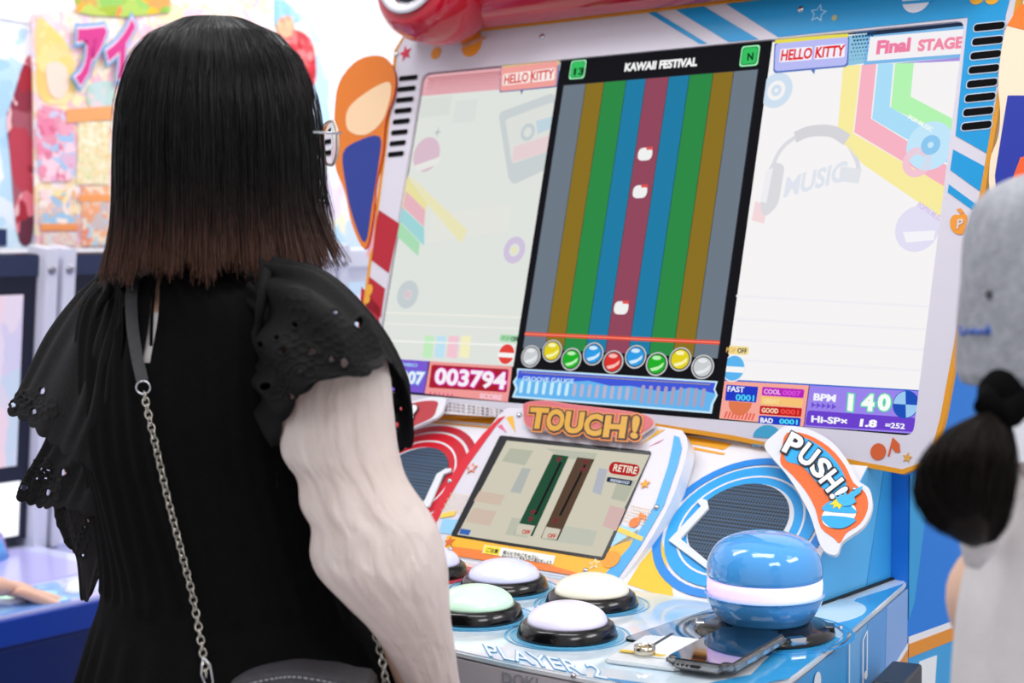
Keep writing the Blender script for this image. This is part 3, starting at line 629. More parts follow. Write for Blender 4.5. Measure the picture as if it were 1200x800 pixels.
stroke('disc_print', [SCR.ab(1060, 6), SCR.ab(1095, 3)], 0.004, SCR, BZ+0.0022, BLUE, bez)
a = SCR.ab(962, 18); slab('star_print', star(a, 0.0135, rot=pi/2-0.15, q=.5), SCR, BZ+0.0016, 0.0004, M('9fd4f0'), bez); slab('star_print', star(a, 0.0095, rot=pi/2-0.15, q=.5), SCR, BZ+0.0022, 0.0004, BLUE, bez)
slab('dot_print', circ(SCR.ab(981, 23), 0.0042, 14), SCR, BZ+0.0016, 0.0004, M('a8a878'), bez)
for x in (1148, 1166): slab('dot_print', circ(SCR.ab(x, -1), 0.010, 16), SCR, BZ+0.0016, 0.0004, M('e8a82a'), bez)
ap = smooth_closed(PX(SCR, [(1124, 252), (1130, 250), (1134, 255), (1134, 264), (1129, 274), (1121, 274), (1115, 268), (1114, 258), (1118, 252)], BZ), 3)
slab('apple_print', ap, SCR, BZ+0.001, 0.0004, ORANGE, bez); bp('apple_print', [(1121, 245), (1126, 244), (1130, 249), (1125, 250)], ORANGE, 0.001)
text('P', SCR, (1121, 268), (1128, 267), (1122, 257), WHITE, bez, BZ+0.0016, 0.02)
slab('note_print', circ(SCR.ab(1032, 530), 0.0105, 20), SCR, BZ+0.001, 0.0004, M('cc5a2c'), bez)
bp('note_print', [(1040, 534), (1046, 512), (1054, 520), (1055, 530), (1049, 530), (1045, 524), (1042, 535)], M('cc5a2c'), 0.001)
a = SCR.ab(1066, 537); slab('star_print', star(a, 0.007, rot=pi/2-0.1), SCR, BZ+0.001, 0.0004, M('d89a3c'), bez)
cc_ = SCR.ab(902, 514); slab('disc_print', circ(cc_, 0.0215, 24, 0.017, 0, pi), SCR, BZ+0.001, 0.0004, M('3a9cc4'), bez)
text("pop'n music", SCR, (882, 524), (916, 527), (882, 518), M('3a9cc4'), bez, BZ+0.001, 0.01)
for q in ((635, 43), (938, 11), (464, 64), (434.5, 266)): screw(bez, SCR, q, BZ+0.001, 0.005)
slab('screw_plate', rounded(PX(SCR, [(1137, 247), (1158, 240), (1152, 300), (1128, 306)], BZ), 0.012), SCR, BZ+0.003, 0.002, M('dcdce2', .3), bez); screw(bez, SCR, (1143, 262), BZ+0.004, 0.0075)
# plain cut-out boards fixed to the two sides of the bezel, without the figures printed on them
def cutboard(pts, cols, off=0.012):
    ab_ = smooth_closed(PX(SCR, pts, off), 4)
    b_ = slab('side_board', ab_, SCR, off, 0.004, M(cols[0], .3), cab, edge=M(cols[1], .3)); return b_
b1 = cutboard([(392, 130), (398, 95), (420, 70), (448, 66), (462, 84), (462, 110), (452, 140), (448, 180), (441, 215), (436, 262), (427, 292), (412, 262), (404, 225), (392, 190)], ('d8741e', 'c02828'))
slab('board_print', smooth_closed(PX(SCR, [(408, 128), (430, 108), (455, 96), (458, 112), (448, 142), (428, 158), (408, 152)], .012), 4), SCR, 0.0126, 0.0004, M('ecc8a0', .35), b1)
slab('board_print', smooth_closed(PX(SCR, [(402, 180), (420, 165), (445, 160), (444, 190), (436, 240), (428, 284), (414, 255), (406, 220)], .012), 4), SCR, 0.0126, 0.0004, M('1c3288', .35), b1)
b2 = cutboard([(1172, 130), (1170, 95), (1176, 45), (1190, 15), (1230, 5), (1260, 60), (1260, 200), (1215, 260), (1165, 235), (1160, 190), (1170, 160)], ('f0dcc0', 'bfe4f4'))
slab('board_print', PX(SCR, [(1180, 30), (1196, 5), (1250, 5), (1255, 60), (1200, 35)], .012), SCR, 0.0126, 0.0004, M('e8781e', .35), b2)
slab('board_print', PX(SCR, [(1181, 112), (1250, 112), (1250, 240), (1168, 226), (1166, 206)], .012), SCR, 0.0126, 0.0004, M('1c2f9c', .35), b2)
slab('board_print', PX(SCR, [(1196, 185), (1250, 165), (1250, 210), (1186, 212)], .012), SCR, 0.0130, 0.0004, M('ea5a28', .35), b2)

# ================================================================== DISPLAY PICTURE
disp = slab('display', inner, SCR, 0.0, 0.006, E('101014', 0.9), cab)
K = 1.0
def dp(name, pts, c, lv=1, r=0, k=K, ab=False):
    off = 0.0003*lv; q = pts if ab else PX(SCR, pts, off)
    if r: q = rounded(q, r)
    return slab(name, q, SCR, off, 0.0002, E(c, k), disp)
divL, divR = SCR.ab(655, 68)[0], SCR.ab(908, 45)[0]
divL2, divR2 = SCR.ab(600, 466)[0], SCR.ab(842, 490)[0]
xl = (divL+divL2)/2; xr = (divR+divR2)/2
bot = 0.055
dp('left_picture', rounded([(-0.4685, bot), (xl, bot), (xl, 0.528), (-0.4685, 0.528)], [0, 0, 0, 0.015]), 'dfe3dd', 1, ab=True)
dp('right_picture', rounded([(xr, bot), (0.4685, bot), (0.4685, 0.528), (xr, 0.528)], [0, 0, 0.012, 0]), 'f5f3f3', 1, ab=True)
# left picture: gradient strip, cassette, ball, stripes, star badge, record
dp('picture_band', rounded([(-0.4685, 0.492), (xl-0.10, 0.492), (xl-0.10, 0.528), (-0.4685, 0.528)], [0, 0, 0, 0.015]), 'e2a9b2', 2, ab=True)
A = SCR.ab(503, 80); 
V = []; F = []
for i in range(28):
    for j in range(7):
        x = -0.458+i*0.0056+(j % 2)*0.0028; y = 0.521-j*0.0042; r_ = 0.0019*(1-j/9)
        if x > xl-0.103: continue
        k = len(V)
        for t in range(8): V.append(SCR.w(x+r_*cos(t*pi/4), y+r_*sin(t*pi/4), 0.0009))
        F.append(list(range(k, k+8)))
tag(mesh('picture_dots', V, F, E('a8504e', K), disp), kind='stuff')
dp('stripe', [(478, 206), (470, 242), (497, 262), (500, 238)], 'e8dfa2', 2); dp('stripe', [(476, 224), (472, 242), (497, 266), (498, 246)], 'e6b4bf', 3)
dp('stripe', [(471.5, 243), (468, 258), (497, 288), (497, 267)], '9fd4d8', 2); dp('stripe', [(468, 259), (464.5, 276), (490, 300), (492, 284)], 'a9dcb4', 2)
dp('stripe', [(480, 205), (500, 238), (540, 285), (548, 270)], 'e9e3b8', 2)
for k, (x0, x1, c) in enumerate(((498, 509, 'c2ecc0'), (512, 523, 'bfe2f2'), (526, 538, 'f2c6d2'), (541, 552, 'f4eec0'))): dp('stripe', [(x0, 393), (x1, 394), (x1-3, 420), (x0-3, 418)], c, 2)
for yb, cc in ((365, 'ebece2'), (378, 'e9ebe4'), (398, 'f2f3ee')):
    dp('soft_line', [(452, yb), (612, yb+6), (611.5, yb+8), (451.5, yb+2)], cc, 2)
def ring_px(name, c, r0, r1, col, lv): return ring_ab(name, SCR.ab(*c), r0, r1, SCR, 0.0003*lv, E(col, K), disp, 36, 0.0002)
def disc_px(name, c, r, col, lv, ry=None): return slab(name, circ(SCR.ab(*c), r, 28, ry), SCR, 0.0003*lv, 0.0002, E(col, K), disp)
disc_px('badge', (500, 181), 0.029, 'd9bccb', 2); dp('badge_band', [(483, 195), (517, 183), (514, 192), (490, 201)], 'e6e6e2', 3)
a = SCR.ab(513, 155); dp('sparkle', star(a, 0.009, 4, q=.25), 'b4bebc', 2, ab=True)
dp('cassette', [(584, 132), (650, 108), (645, 196), (602, 216), (596, 210)], 'c9d0d2', 2, 0.01); dp('cassette_label', [(592, 140), (649, 119), (646, 176), (600, 192)], 'dcdfda', 3, 0.006)
dp('cassette_label', [(602, 172), (648, 157), (647, 176), (600, 190)], 'e6cfd2', 4); ring_px('cassette_reel', (619, 155), 0.008, 0.014, 'c3cdd0', 4); dp('cassette_window', [(628, 142), (648, 136), (647, 150), (630, 157)], 'bfd4de', 4)
ring_px('badge', (603, 293), 0.010, 0.021, 'cfc3dc', 2); dp('star', star(SCR.ab(603, 293), 0.009), 'e6e2b8', 3, ab=True)
ring_px('record', (478, 345), 0.008, 0.023, 'c4cdd0', 2); disc_px('record_centre', (478, 345), 0.007, 'dcc4cc', 3)
for (pts, c) in (([(495, 115), (530, 112), (526, 135), (491, 138)], 'd9ddd7'), ([(535, 118), (560, 116), (556, 142), (530, 144)], 'dadeda'), ([(505, 250), (600, 240), (596, 270), (500, 285)], 'e2e4dd')): dp('soft_block', pts, c, 1.5)
# bubbles with the name
dp('bubble_edge', [(587, 77), (656.5, 69), (653.5, 102), (585, 108.5)], '6a78a8', 3, 0.004); dp('bubble_edge', [(588, 74), (656, 67.5), (655, 76), (588, 82)], 'd8d070', 3.4)
dp('bubble', [(587.5, 79), (654, 71.5), (651.5, 100.5), (586, 107)], 'f0a09a', 4, 0.004); dp('bubble_tip', [(609, 104), (614, 104), (611, 111)], '6a78a8', 3.5)
text('HELLO KITTY', SCR, (590.5, 99), (648.5, 92), (591.5, 88), E('d83c38', K), disp, 0.0022, 0.022, layers=[])
dp('bubble_edge', [(907.5, 49), (995.5, 40.5), (994, 78), (906, 86)], '5878c0', 3, 0.006); dp('bubble_edge', [(908.5, 46), (994, 39.5), (994, 44), (908, 51)], 'e8dc50', 3.4)
dp('bubble', [(909, 51), (994, 43), (992, 76), (907.5, 83.5)], 'b9bcf4', 4, 0.006); dp('bubble_tip', [(948, 79), (956, 78), (954, 87)], '5878c0', 3.5)
text('HELLO KITTY', SCR, (914.5, 71.5), (989, 65.5), (916.5, 58.5), E('e0242a', K), disp, 0.0022, 0.03, layers=[])
for pts in ([(589.5, 87), (622, 82.8), (621, 96.5), (588.5, 100.5)], [(624.5, 82.6), (650.5, 79.4), (649.5, 93.5), (623.5, 96.5)]): dp('name_plate', pts, 'f8ece8', 4.8, 0.003)
for pts in ([(914.5, 57.5), (952, 54.3), (951, 70), (913, 73.2)], [(955, 54), (990.5, 51), (989.5, 67), (954, 69.8)]): dp('name_plate', pts, 'f4f0fc', 4.8, 0.003)
# right picture
for pts, c in (([(988, 77), (1008.5, 76), (999.5, 156), (1115, 223), (1112, 262), (1075, 236), (1012, 193), (981, 160)], 'f8eca0'), ([(1010, 76), (1027, 75), (1020.5, 139), (1113.5, 196), (1111, 221), (1001, 155)], 'f7b3c3'),
               ([(1029, 75), (1047, 74), (1042.5, 125), (1115.5, 167), (1113, 193), (1022, 139)], 'a9ddf8'), ([(1049, 74), (1071, 72), (1067, 113), (1118, 140), (1116.5, 163), (1044, 126)], 'b4f4b2')):
    dp('stripe', pts, c, 2)
dp('picture_band', [(994, 42), (1017, 39), (1014, 74), (992, 77)], '8fc4e0', 2)
V = []; F = []
A = np.array(SCR.ab(997, 70)); 
for i in range(7):
    for j in range(8):
        x = A[0]+i*0.0046+(j % 2)*0.0023; y = A[1]+j*0.0052; k = len(V); r_ = 0.0007+0.0002*j
        for t in range(8): V.append(SCR.w(x+r_*cos(t*pi/4), y+r_*sin(t*pi/4), 0.0010))
        F.append(list(range(k, k+8)))
tag(mesh('picture_dots', V, F, E('1c4a78', K), disp), kind='stuff')
dp('banner_edge', [(1016, 39), (1132, 29), (1129.5, 67), (1012, 76)], '7cb8e8', 3); dp('banner_top', [(1016, 38), (1124, 26.5), (1132, 30), (1016, 42)], '20304c', 3.3); dp('banner', [(1019.5, 43.5), (1129.5, 34), (1127.5, 63), (1016, 71.5)], 'f4f1f4', 4)
dp('banner_line', [(1050, 74), (1129, 67), (1128, 71), (1090, 73)], 'a890e0', 2.6)
text('Final', SCR, (1026.5, 64), (1066, 60.5), (1028.5, 47.5), E('ee7ea4', K), disp, 0.0020, 0.05); text('STAGE', SCR, (1075, 60.5), (1128, 56.5), (1076.5, 46.5), E('f28ca8', K), disp, 0.0020, 0.05)
ring_px('record', (910, 106), 0.014, 0.025, 'cfe0f0', 2); ring_px('record', (910, 106), 0.003, 0.008, 'cfe0f0', 2)
hp = [(900, 250), (903, 205), (918, 172), (950, 154), (985, 160), (1003, 185), (1007, 203)]
hab = smooth_open([SCR.ab(*q) for q in hp], 24)
stroke('headphone_band', hab[2:], 0.006, SCR, 0.0006, E('dcdde2', K), disp, th=0.0002); stroke('headphone_band', smooth_open([SCR.ab(*q) for q in [(932, 161), (950, 154), (975, 154), (993, 164)]], 12), 0.016, SCR, 0.0009, E('d6d5da', K), disp, th=0.0002)
dp('headphone_cup', [(903, 190), (920, 192), (912, 240), (896, 256), (890, 240)], 'dadadf', 2.5, 0.01); dp('headphone_cup', [(898, 200), (906, 196), (898, 238), (891, 236)], 'eeeef2', 3)
dp('soft_block', [(885, 236), (900, 240), (895, 262), (881, 258)], 'f4d8dc', 2.2); dp('soft_block', [(985, 195), (1010, 198), (1006, 215), (983, 212)], 'e2e4ea', 2.2)
text('MUSIC', SCR, (918, 232), (990, 212), (922, 208), E('dfe4ee', K), disp, 0.0008, 0.03)
disc_px('record', (1090, 171), 0.032, 'c2e6fa', 3); disc_px('record', (1091, 170), 0.013, '8cc8f0', 3.5); disc_px('record', (1091, 170), 0.004, 'c8e8fa', 4)
ring_px('record', (1075, 190), 0.010, 0.020, 'f4c6d4', 3); text('POP MUSIC', SCR, (1064, 139), (1092, 155), (1066, 134), E('f2fcf0', K), disp, 0.0012, 0.02)
disc_px('badge', (1075, 268), 0.030, 'e2dff4', 2); dp('badge_band', [(1058, 272), (1096, 270), (1094, 281), (1062, 284)], 'f4f4f8', 3)
text("POP'N MUSIC", SCR, (1074, 242), (1104, 262), (1078, 236), E('d8c4ec', K), disp, 0.0009, 0.02)
for yb in (345, 372, 396, 420): dp('soft_line', [(862, yb), (1095, yb+13), (1094.5, yb+16), (861.7, yb+3)], 'f0eef2', 1.6)
# centre: lanes, judgement line, dots and gauge
lt = [663, 688, 710, 735, 758, 784.5, 808.5, 837, 860.5, 889.5]
LX = [SCR.ab(x, 100-(x-663)*0.075)[0] for x in lt]
lb = [615, 642, 663, 690, 713, 740, 764.5, 791.5, 816, 844]
LB_ = [SCR.ab(x, 390+(x-615)*0.052)[0] for x in lb]
LXm = [(a+b_)/2 for a, b_ in zip(LX, LB_)]
topb = SCR.ab(780, 91)[1]; botb = SCR.ab(719, 430)[1]; lineb = SCR.ab(719, 396)[1]
print('lanes', LX, LB_, topb, lineb)
lc = ['6f7b88', '8c7220', '2c8c46', '1e7ea8', '94485e', '1e7ea8', '2c8c46', '8c7220', '6f7b88']
dp('centre_panel', [(xl+0.0005, 0.0005), (xr-0.0005, 0.0005), (xr-0.0005, 0.529), (xl+0.0005, 0.529)], '101014', 6, ab=True)
dp('lane_edges', [(LXm[0]-0.001, botb), (LXm[9]+0.001, botb), (LXm[9]+0.001, topb+0.001), (LXm[0]-0.001, topb+0.001)], '2a2e34', 6.5, ab=True)
for k in range(9): dp('lane', [(LXm[k]+0.0005, botb), (LXm[k+1]-0.0005, botb), (LXm[k+1]-0.0005, topb), (LXm[k]+0.0005, topb)], lc[k], 7, ab=True, k=0.95)
dp('lane_foot', [(LXm[0]-0.002, botb-0.001), (LXm[9]+0.002, botb-0.001), (LXm[9]+0.002, botb+0.020), (LXm[0]-0.002, botb+0.020)], '0e0e12', 7.5, ab=True)
dp('judgement_line', [(LXm[0], lineb-0.0028), (LXm[9], lineb-0.0028), (LXm[9], lineb+0.0028), (LXm[0], lineb+0.0028)], 'e2452e', 8, ab=True)
dp('judgement_line', [(LXm[0], lineb-0.0008), (LXm[9], lineb-0.0008), (LXm[9], lineb+0.0008), (LXm[0], lineb+0.0008)], 'f6907a', 8.4, ab=True)
for (x, y) in ((757, 181), (751, 225), (729, 361)):
    c = SCR.ab(x, y); dp('falling_marker', rounded([(c[0]-0.0125, c[1]-0.0095), (c[0]+0.0125, c[1]-0.0095), (c[0]+0.0125, c[1]+0.0095), (c[0]-0.0125, c[1]+0.0095)], 0.009), 'f0f0f0', 8, ab=True)
    dp('falling_marker', rounded([(c[0]+0.001, c[1]+0.006), (c[0]+0.0125, c[1]+0.006), (c[0]+0.0125, c[1]+0.0105), (c[0]+0.001, c[1]+0.0105)], 0.002), 'e05050', 8.5, ab=True)
bc = [('c9cdd0', 'e6e8ea'), ('e2cf1c', 'f8f4b0'), ('1fae24', 'b8f0b0'), ('2b9be4', 'cfeafc'), ('dc322c', 'f8c0b8')]
seq = [0, 1, 2, 3, 4, 3, 2, 1, 0]
bp_ = [(623.2, 417.8), (648.2, 411.5), (670.7, 421.2), (696.3, 414.9), (719.5, 424.3), (746, 418.3), (770.8, 426.8), (798.3, 421.2), (824.6, 430.2)]
for (x, y), s_ in zip(bp_, seq):
    a = SCR.ab(x, y); c1, c2 = bc[s_]; o_ = slab('lane_ball', circ(a, 0.0182, 28, 0.0168), SCR, 0.0026, 0.0002, E('c9c9cc', K), disp)
    slab('lane_ball', circ(a, 0.0160, 28, 0.0148), SCR, 0.0028, 0.0002, E('1c1c20', K), disp); slab('lane_ball', circ(a, 0.0146, 28, 0.0134), SCR, 0.0030, 0.0002, E(c1, K), disp)
    slab('ball_shine', [(a[0]-0.010, a[1]-0.007), (a[0]+0.004, a[1]-0.003), (a[0]+0.012, a[1]+0.003), (a[0]+0.011, a[1]-0.003), (a[0]+0.003, a[1]-0.0085), (a[0]-0.006, a[1]-0.0105)], SCR, 0.0032, 0.0002, E(c2, K), disp)
    slab('ball_shine', circ((a[0]-0.001, a[1]+0.0085), 0.0075, 16, 0.003), SCR, 0.0032, 0.0002, E(c2, K), disp)
gq = [(606, 431.5), (841, 446.5), (838, 456), (841, 463), (836, 473), (834, 484.5), (600, 465.5), (604, 455), (601, 447), (606, 440)]
dp('gauge_banner', gq, 'c6e6f8', 8); dp('gauge_banner', [(608, 433.5), (838.5, 448.5), (836, 456), (838.5, 463), (833, 473), (831.5, 482), (603, 463.5), (607, 455), (604, 447), (608.5, 440)], '66b4ee', 8.5)
dp('gauge_banner', [(608, 433.5), (838.5, 448.5), (836, 456), (838, 461), (810, 454), (780, 459), (760, 456), (740, 452), (715, 452), (690, 446), (670, 447), (640, 446), (606, 443)], '4258d8', 9)
dp('gauge_line', [(611, 435.5), (832, 450), (831.8, 451), (611, 436.4)], 'b0a060', 9.4)
for k in range(25):
    t = k/24; x = 612.5+(825-612.5)*t; y = 453.5+(466.5-453.5)*t; h = 0.0095+(0.0035 if k > 15 else 0); wv = 0.0031
    a = SCR.ab(x, y); slab('gauge_cell', rounded([(a[0]-wv, a[1]-h), (a[0]+wv, a[1]-h), (a[0]+wv, a[1]+h), (a[0]-wv, a[1]+h)], 0.003, 3), SCR, 0.0031, 0.0002, E('c8ecfc' if k < 7 else ('b9b2cc' if k < 15 else 'a9a0bc'), K), disp)
text('GROOVE GAUGE', SCR, (612, 446), (672, 449.5), (612.5, 440.5), E('b9dcfa', K), disp, 0.0033, 0.03)
text('KAWAII FESTIVAL', SCR, (731.5, 84), (816.5, 77.5), (733, 74), E('f4f4f4', K), disp, 0.0026, 0.045)
for (x, y, s_) in ((678, 82, '13'), (879.5, 66, 'N')):
    a = SCR.ab(x, y); q = 0.0148 if s_ == '13' else 0.0150
    for k, (sz, c) in enumerate(((q, '9cf0b4'), (q-0.0022, '1c6a38'), (q-0.0034, '34c060'))): slab('level_badge', rounded([(a[0]-sz, a[1]-sz), (a[0]+sz, a[1]-sz), (a[0]+sz, a[1]+sz), (a[0]-sz, a[1]+sz)], 0.005), SCR, 0.0022+0.0003*k, 0.0002, E(c, K), disp)
    if s_ == '13': text('13', SCR, (672, 88.5), (684, 87.3), (673, 80), E('12301c', K), disp, 0.0032, 0.04)
    else: text('N', SCR, (875.5, 71), (882.5, 70.3), (876.3, 62), E('12301c', K), disp, 0.0032, 0.04)
# left lower boxes
dp('info_box', [(440, 419), (502.3, 423), (497, 460.5), (436, 455.5)], '7a5ad0', 2); dp('info_box', [(504, 423), (600, 429.5), (596, 471), (497.5, 461)], 'f09a98', 2)
dp('score_box', [(506, 427), (596, 432.5), (593.5, 459.5), (502.5, 454)], 'a81c2c', 3, 0.003)
text('003794', SCR, (508.5, 450.5), (592, 457), (511, 430.5), E('f6f0f6', K), disp, 0.0020, 0.035, layers=[(0.08, E('d838b0', K), 0.0003)])
text('007', SCR, (468, 449), (496, 451), (470, 434), E('f0f0fa', K), disp, 0.0014, 0.035, layers=[(0.08, E('5ab4f0', K), 0.0003)])
text('COMBO', SCR, (462, 428), (489, 430), (462.5, 424), E('9cc4f4', K), disp, 0.0012, 0.03); text('SCORE', SCR, (562, 466.5), (588, 468.8), (562.5, 460.5), E('f4d0e0', K), disp, 0.0012, 0.03)
for k in range(6): a = SCR.ab(505+5*k, 459.5+0.45*k+1); dp('box_arrow', star(a, 0.003, 3, rot=0), 'd8508c', 3, ab=True)
def ballicon(x, y, r, c, face):
    disc_px('round_icon', (x, y), r, 'f2f2f2', 4); disc_px('round_icon', (x, y), r*0.92, c, 4.5)
    a = SCR.ab(x, y); dp('round_icon', [(a[0]-r*0.9, a[1]-r*0.30), (a[0]+r*0.9, a[1]-r*0.30), (a[0]+r*0.92, a[1]+r*0.12), (a[0]-r*0.92, a[1]+r*0.12)], 'f6f6f6', 5, ab=True)
ballicon(594, 415, 0.0165, 'e2433a', 0); ballicon(860, 431.5, 0.0185, '5cb4ee', 0)
dp('off_tag', [(586, 391.5), (610, 393), (609, 401.5), (585, 400)], 'a8dcb0', 4, 0.005); text('OFF', SCR, (598.5, 399.5), (607.5, 400.2), (599, 394), E('34383c', K), disp, 0.0018, 0.02)
dp('off_tag', [(848, 404.5), (878, 406), (877, 416), (847, 414.5)], 'f4dc96', 4, 0.005); text('OFF', SCR, (864, 413.5), (875, 414.3), (864.5, 407.5), E('34383c', K), disp, 0.0018, 0.02)
text('POP', SCR, (588, 398.5), (597, 399.2), (588.5, 393.5), E('7cb884', K), disp, 0.0018, 0.02); text('POP', SCR, (851, 412.6), (862, 413.4), (851.5, 406.8), E('e0b860', K), disp, 0.0018, 0.02)
# right lower boxes
dp('info_box', [(848, 445), (948, 450.5), (941.5, 499.5), (842, 490)], 'f6a89a', 2); dp('info_box', [(949, 450.5), (1079, 458), (1074.5, 503), (1070, 508), (942.5, 499.5)], '9a84ec', 2)
dp('box_edge', [(848, 444), (1080, 457), (1080, 458.5), (848, 446)], '3c6ad0', 2.5)
dp('info_box', [(946.5, 480.5), (1073, 489.5), (1072, 506), (943.5, 498)], '6a40cc', 3, 0.004)
slab('half_disc', circ(SCR.ab(868, 471), 0.018, 20, None, pi, 2*pi), SCR, 0.0009, 0.0002, E('e07850', K), disp)
dp('count_box', [(851.5, 450.5), (888.5, 453), (886, 471.5), (849.5, 469)], '2238c4', 4)
text('FAST', SCR, (852.5, 458.5), (872, 459.8), (853, 452), E('f4f4fa', K), disp, 0.0018, 0.02); text('0001', SCR, (862, 468.8), (883.5, 470.3), (862.5, 461.5), E('50d8f4', K), disp, 0.0018, 0.02)
for (y0, c, t1, ct, t2, c2) in ((453, 'b422b8', 'COOL', 'f0b8f0', '0007', 'd850d8'), (464, 'f6c478', 'GREAT', 'f8dc9c', '', ''), (475, 'c01818', 'GOOD', 'f4d8b8', '0001', 'f05048'), (486.5, '1c38c0', 'BAD', 'f4f4fa', '0001', '50d8f4')):
    x0 = 893.5-(y0-453)*0.12; dp('count_box', [(x0, y0), (x0+49, y0+3.2), (x0+47.8, y0+13.2), (x0-1, y0+10)], c, 4, 0.002)
    text(t1, SCR, (x0+1.5, y0+8.2), (x0+(21 if len(t1) > 3 else 16), y0+9.4), (x0+2, y0+2.5), E(ct, K), disp, 0.0018, 0.03)
    if t2: text(t2, SCR, (x0+23.5, y0+9.8), (x0+45, y0+11.2), (x0+24, y0+3.8), E(c2, K), disp, 0.0018, 0.03)
for k in range(9): dp('box_tick', [(848+4*k, 489.5+0.35*k), (850+4*k, 489.6+0.35*k), (853+4*k, 482+0.3*k), (851+4*k, 481.8+0.3*k)], 'e8604c', 3)
text('BPM', SCR, (953, 469), (979, 471), (954, 460.5), E('f4f4fc', K), disp, 0.0014, 0.04)
for k in range(5): a = SCR.ab(953+6*k, 474.5+.5*k); dp('box_arrow', star(a, 0.0045, 3, rot=0), '6a4cd0', 3, ab=True)
for s_, x in (('1', 993), ('4', 1009), ('0', 1028)):
    wv = 6 if s_ == '1' else 15
    text(s_, SCR, (x, 481), (x+wv, 482), (x+1.5, 461), E('f8fcf8', K), disp, 0.0018, 0.05, layers=[(0.10, E('4ce0a0', K), 0.0003)])
text('Hi-SP×', SCR, (950.5, 494.5), (993, 498), (951, 486.5), E('f4f4fc', K), disp, 0.0018, 0.035); text('1.8', SCR, (1007, 499.5), (1027, 501), (1008.5, 490.5), E('f8f8fc', K), disp, 0.0018, 0.05)
text('=252', SCR, (1037, 501), (1060, 502.8), (1037.8, 494.5), E('f4f4fc', K), disp, 0.0018, 0.03)
disc_px('disc_icon', (1062, 474), 0.0175, '1c50b8', 4); a = SCR.ab(1062, 474)
for t0 in (0.55*pi, 1.55*pi): slab('disc_icon', [a]+circ(a, 0.0165, 8, None, t0, t0+0.45*pi), SCR, 0.0016, 0.0002, E('9ccaf0', K), disp)

# ================================================================== MARQUEE
mq = SCR
def mwp(a, b, o): return Vector(mq.w(a, b, o))
GR = M('b40e2a', 0.18, coat=0.6)
# long rounded red bar along the top of the display
prof = [(0.594, 0.012), (0.586, 0.03), (0.590, 0.065), (0.612, 0.095), (0.66, 0.105), (0.74, 0.08), (0.78, 0.02), (0.74, -0.06), (0.63, -0.06)]
prof = smooth_closed(prof, 4)
V = []; F = []; xs = np.linspace(-0.50, 0.50, 25); n = len(prof)
for x in xs:
    for b_, o_ in prof: V.append(mwp(x, b_ , o_))
for i in range(len(xs)-1):
    for k in range(n): F.append([i*n+k, i*n+(k+1) % n, (i+1)*n+(k+1) % n, (i+1)*n+k])
F += [list(range(n)), [(len(xs)-1)*n+k for k in range(n)][::-1]]
mar = mesh('marquee', V, F, GR, cab, smooth=True)
stroke('gold_edge', [(-0.5, 0.5915), (0.18, 0.5905), (0.52, 0.596)], 0.005, SCR, 0.012, GOLD, mar, th=0.003)
# speaker pod at its left end
c0 = mwp(*SCR.ab(503, -22, 0.115), 0.115)
pod = lathe('speaker_pod', smooth_prof([(0.0, -0.10), (0.05, -0.10), (0.082, -0.07), (0.095, -0.02), (0.092, 0.015), (0.080, 0.035), (0.066, 0.040)], 26)+[(0.0, 0.040)], c0, GR, cab, n=56, axis=tuple(SCR.n+np.array([0, 0, -0.05])), sx=1.0)
nx_ = Vector(SCR.n+np.array([0, 0, -0.05])).normalized()
lathe('pod_ring', [(0.064, 0.0), (0.066, 0.006), (0.058, 0.007), (0.046, -0.004), (0.044, -0.010)], c0+nx_*0.040, M('dddce2', 0.25, coat=.4), pod, n=48, axis=tuple(nx_))
lathe('pod_grille', [(0, 0.002), (0.046, 0.001)], c0+nx_*0.040, grille_m, pod, n=40, axis=tuple(nx_))

# ================================================================== THINGS ON THE CONSOLE
def obox(name, c, ax, s, mat, parent=None, bev=0.0, seg=3):       # box with its long side along ax (in the horizontal plane)
    bm = bmesh.new(); bmesh.ops.create_cube(bm, size=1)
    for v in bm.verts: v.co = Vector((v.co.x*s[0], v.co.y*s[1], v.co.z*s[2]))
    if bev:
        bmesh.ops.bevel(bm, geom=[e for e in bm.edges if abs(e.verts[0].co.z-e.verts[1].co.z) > s[2]*0.5], offset=bev, segments=5, affect='EDGES')
        bmesh.ops.bevel(bm, geom=[e for e in bm.edges if abs(e.verts[0].co.z-e.verts[1].co.z) < 1e-6], offset=min(s[2]*0.3, 0.0022), segments=2, affect='EDGES')
    bm.transform(Matrix.Translation(c) @ Matrix.Rotation(ax, 4, 'Z'))
    return bm_obj(name, bm, mat, parent)
card = empty('card', (0.41, -0.43, ZT), 'white plastic card with a yellow strip lying under the edge of the phone', 'card')
obox('card_body', (0.405, -0.425, ZT+0.0055), radians(13), (0.056, 0.088, 0.0016), M('f2f2f0', 0.25), card, 0.004)
obox('printed_strip', (0.394, -0.466, ZT+0.0066), radians(13), (0.050, 0.007, 0.0006), M('f0cc3c', .3), card)
obox('printed_strip', (0.381, -0.418, ZT+0.0066), radians(13), (0.0035, 0.080, 0.0006), M('20242c', .3), card)
tray = obox('card_tray', (0.40, -0.44, ZT+0.0025), radians(13), (0.082, 0.115, 0.004), M('e2e9ee', 0.12, trans=0.0), cab, 0.004)
ring_o = lathe('ring', [(0.0098, 0.0), (0.0112, 0.0), (0.0112, 0.0085), (0.0098, 0.0085), (0.0098, 0.0)], (0.3985, -0.468, ZT+0.0070), M('cfc6b4', 0.2, 1.0), None, n=40)
tag(ring_o, 'small silver ring standing on the white card left of the phone', 'ring')
ph = empty('smartphone', (0.462, -0.405, ZT), 'smartphone in a clear case lying face up on the console by the blue push button', 'phone')
PA = radians(9)
pz = ZT+0.0115
obox('phone_body', (0.4640, -0.412, pz), PA, (0.072, 0.155, 0.0072), M('b9b2ac', 0.18, 0.9), ph, 0.011)
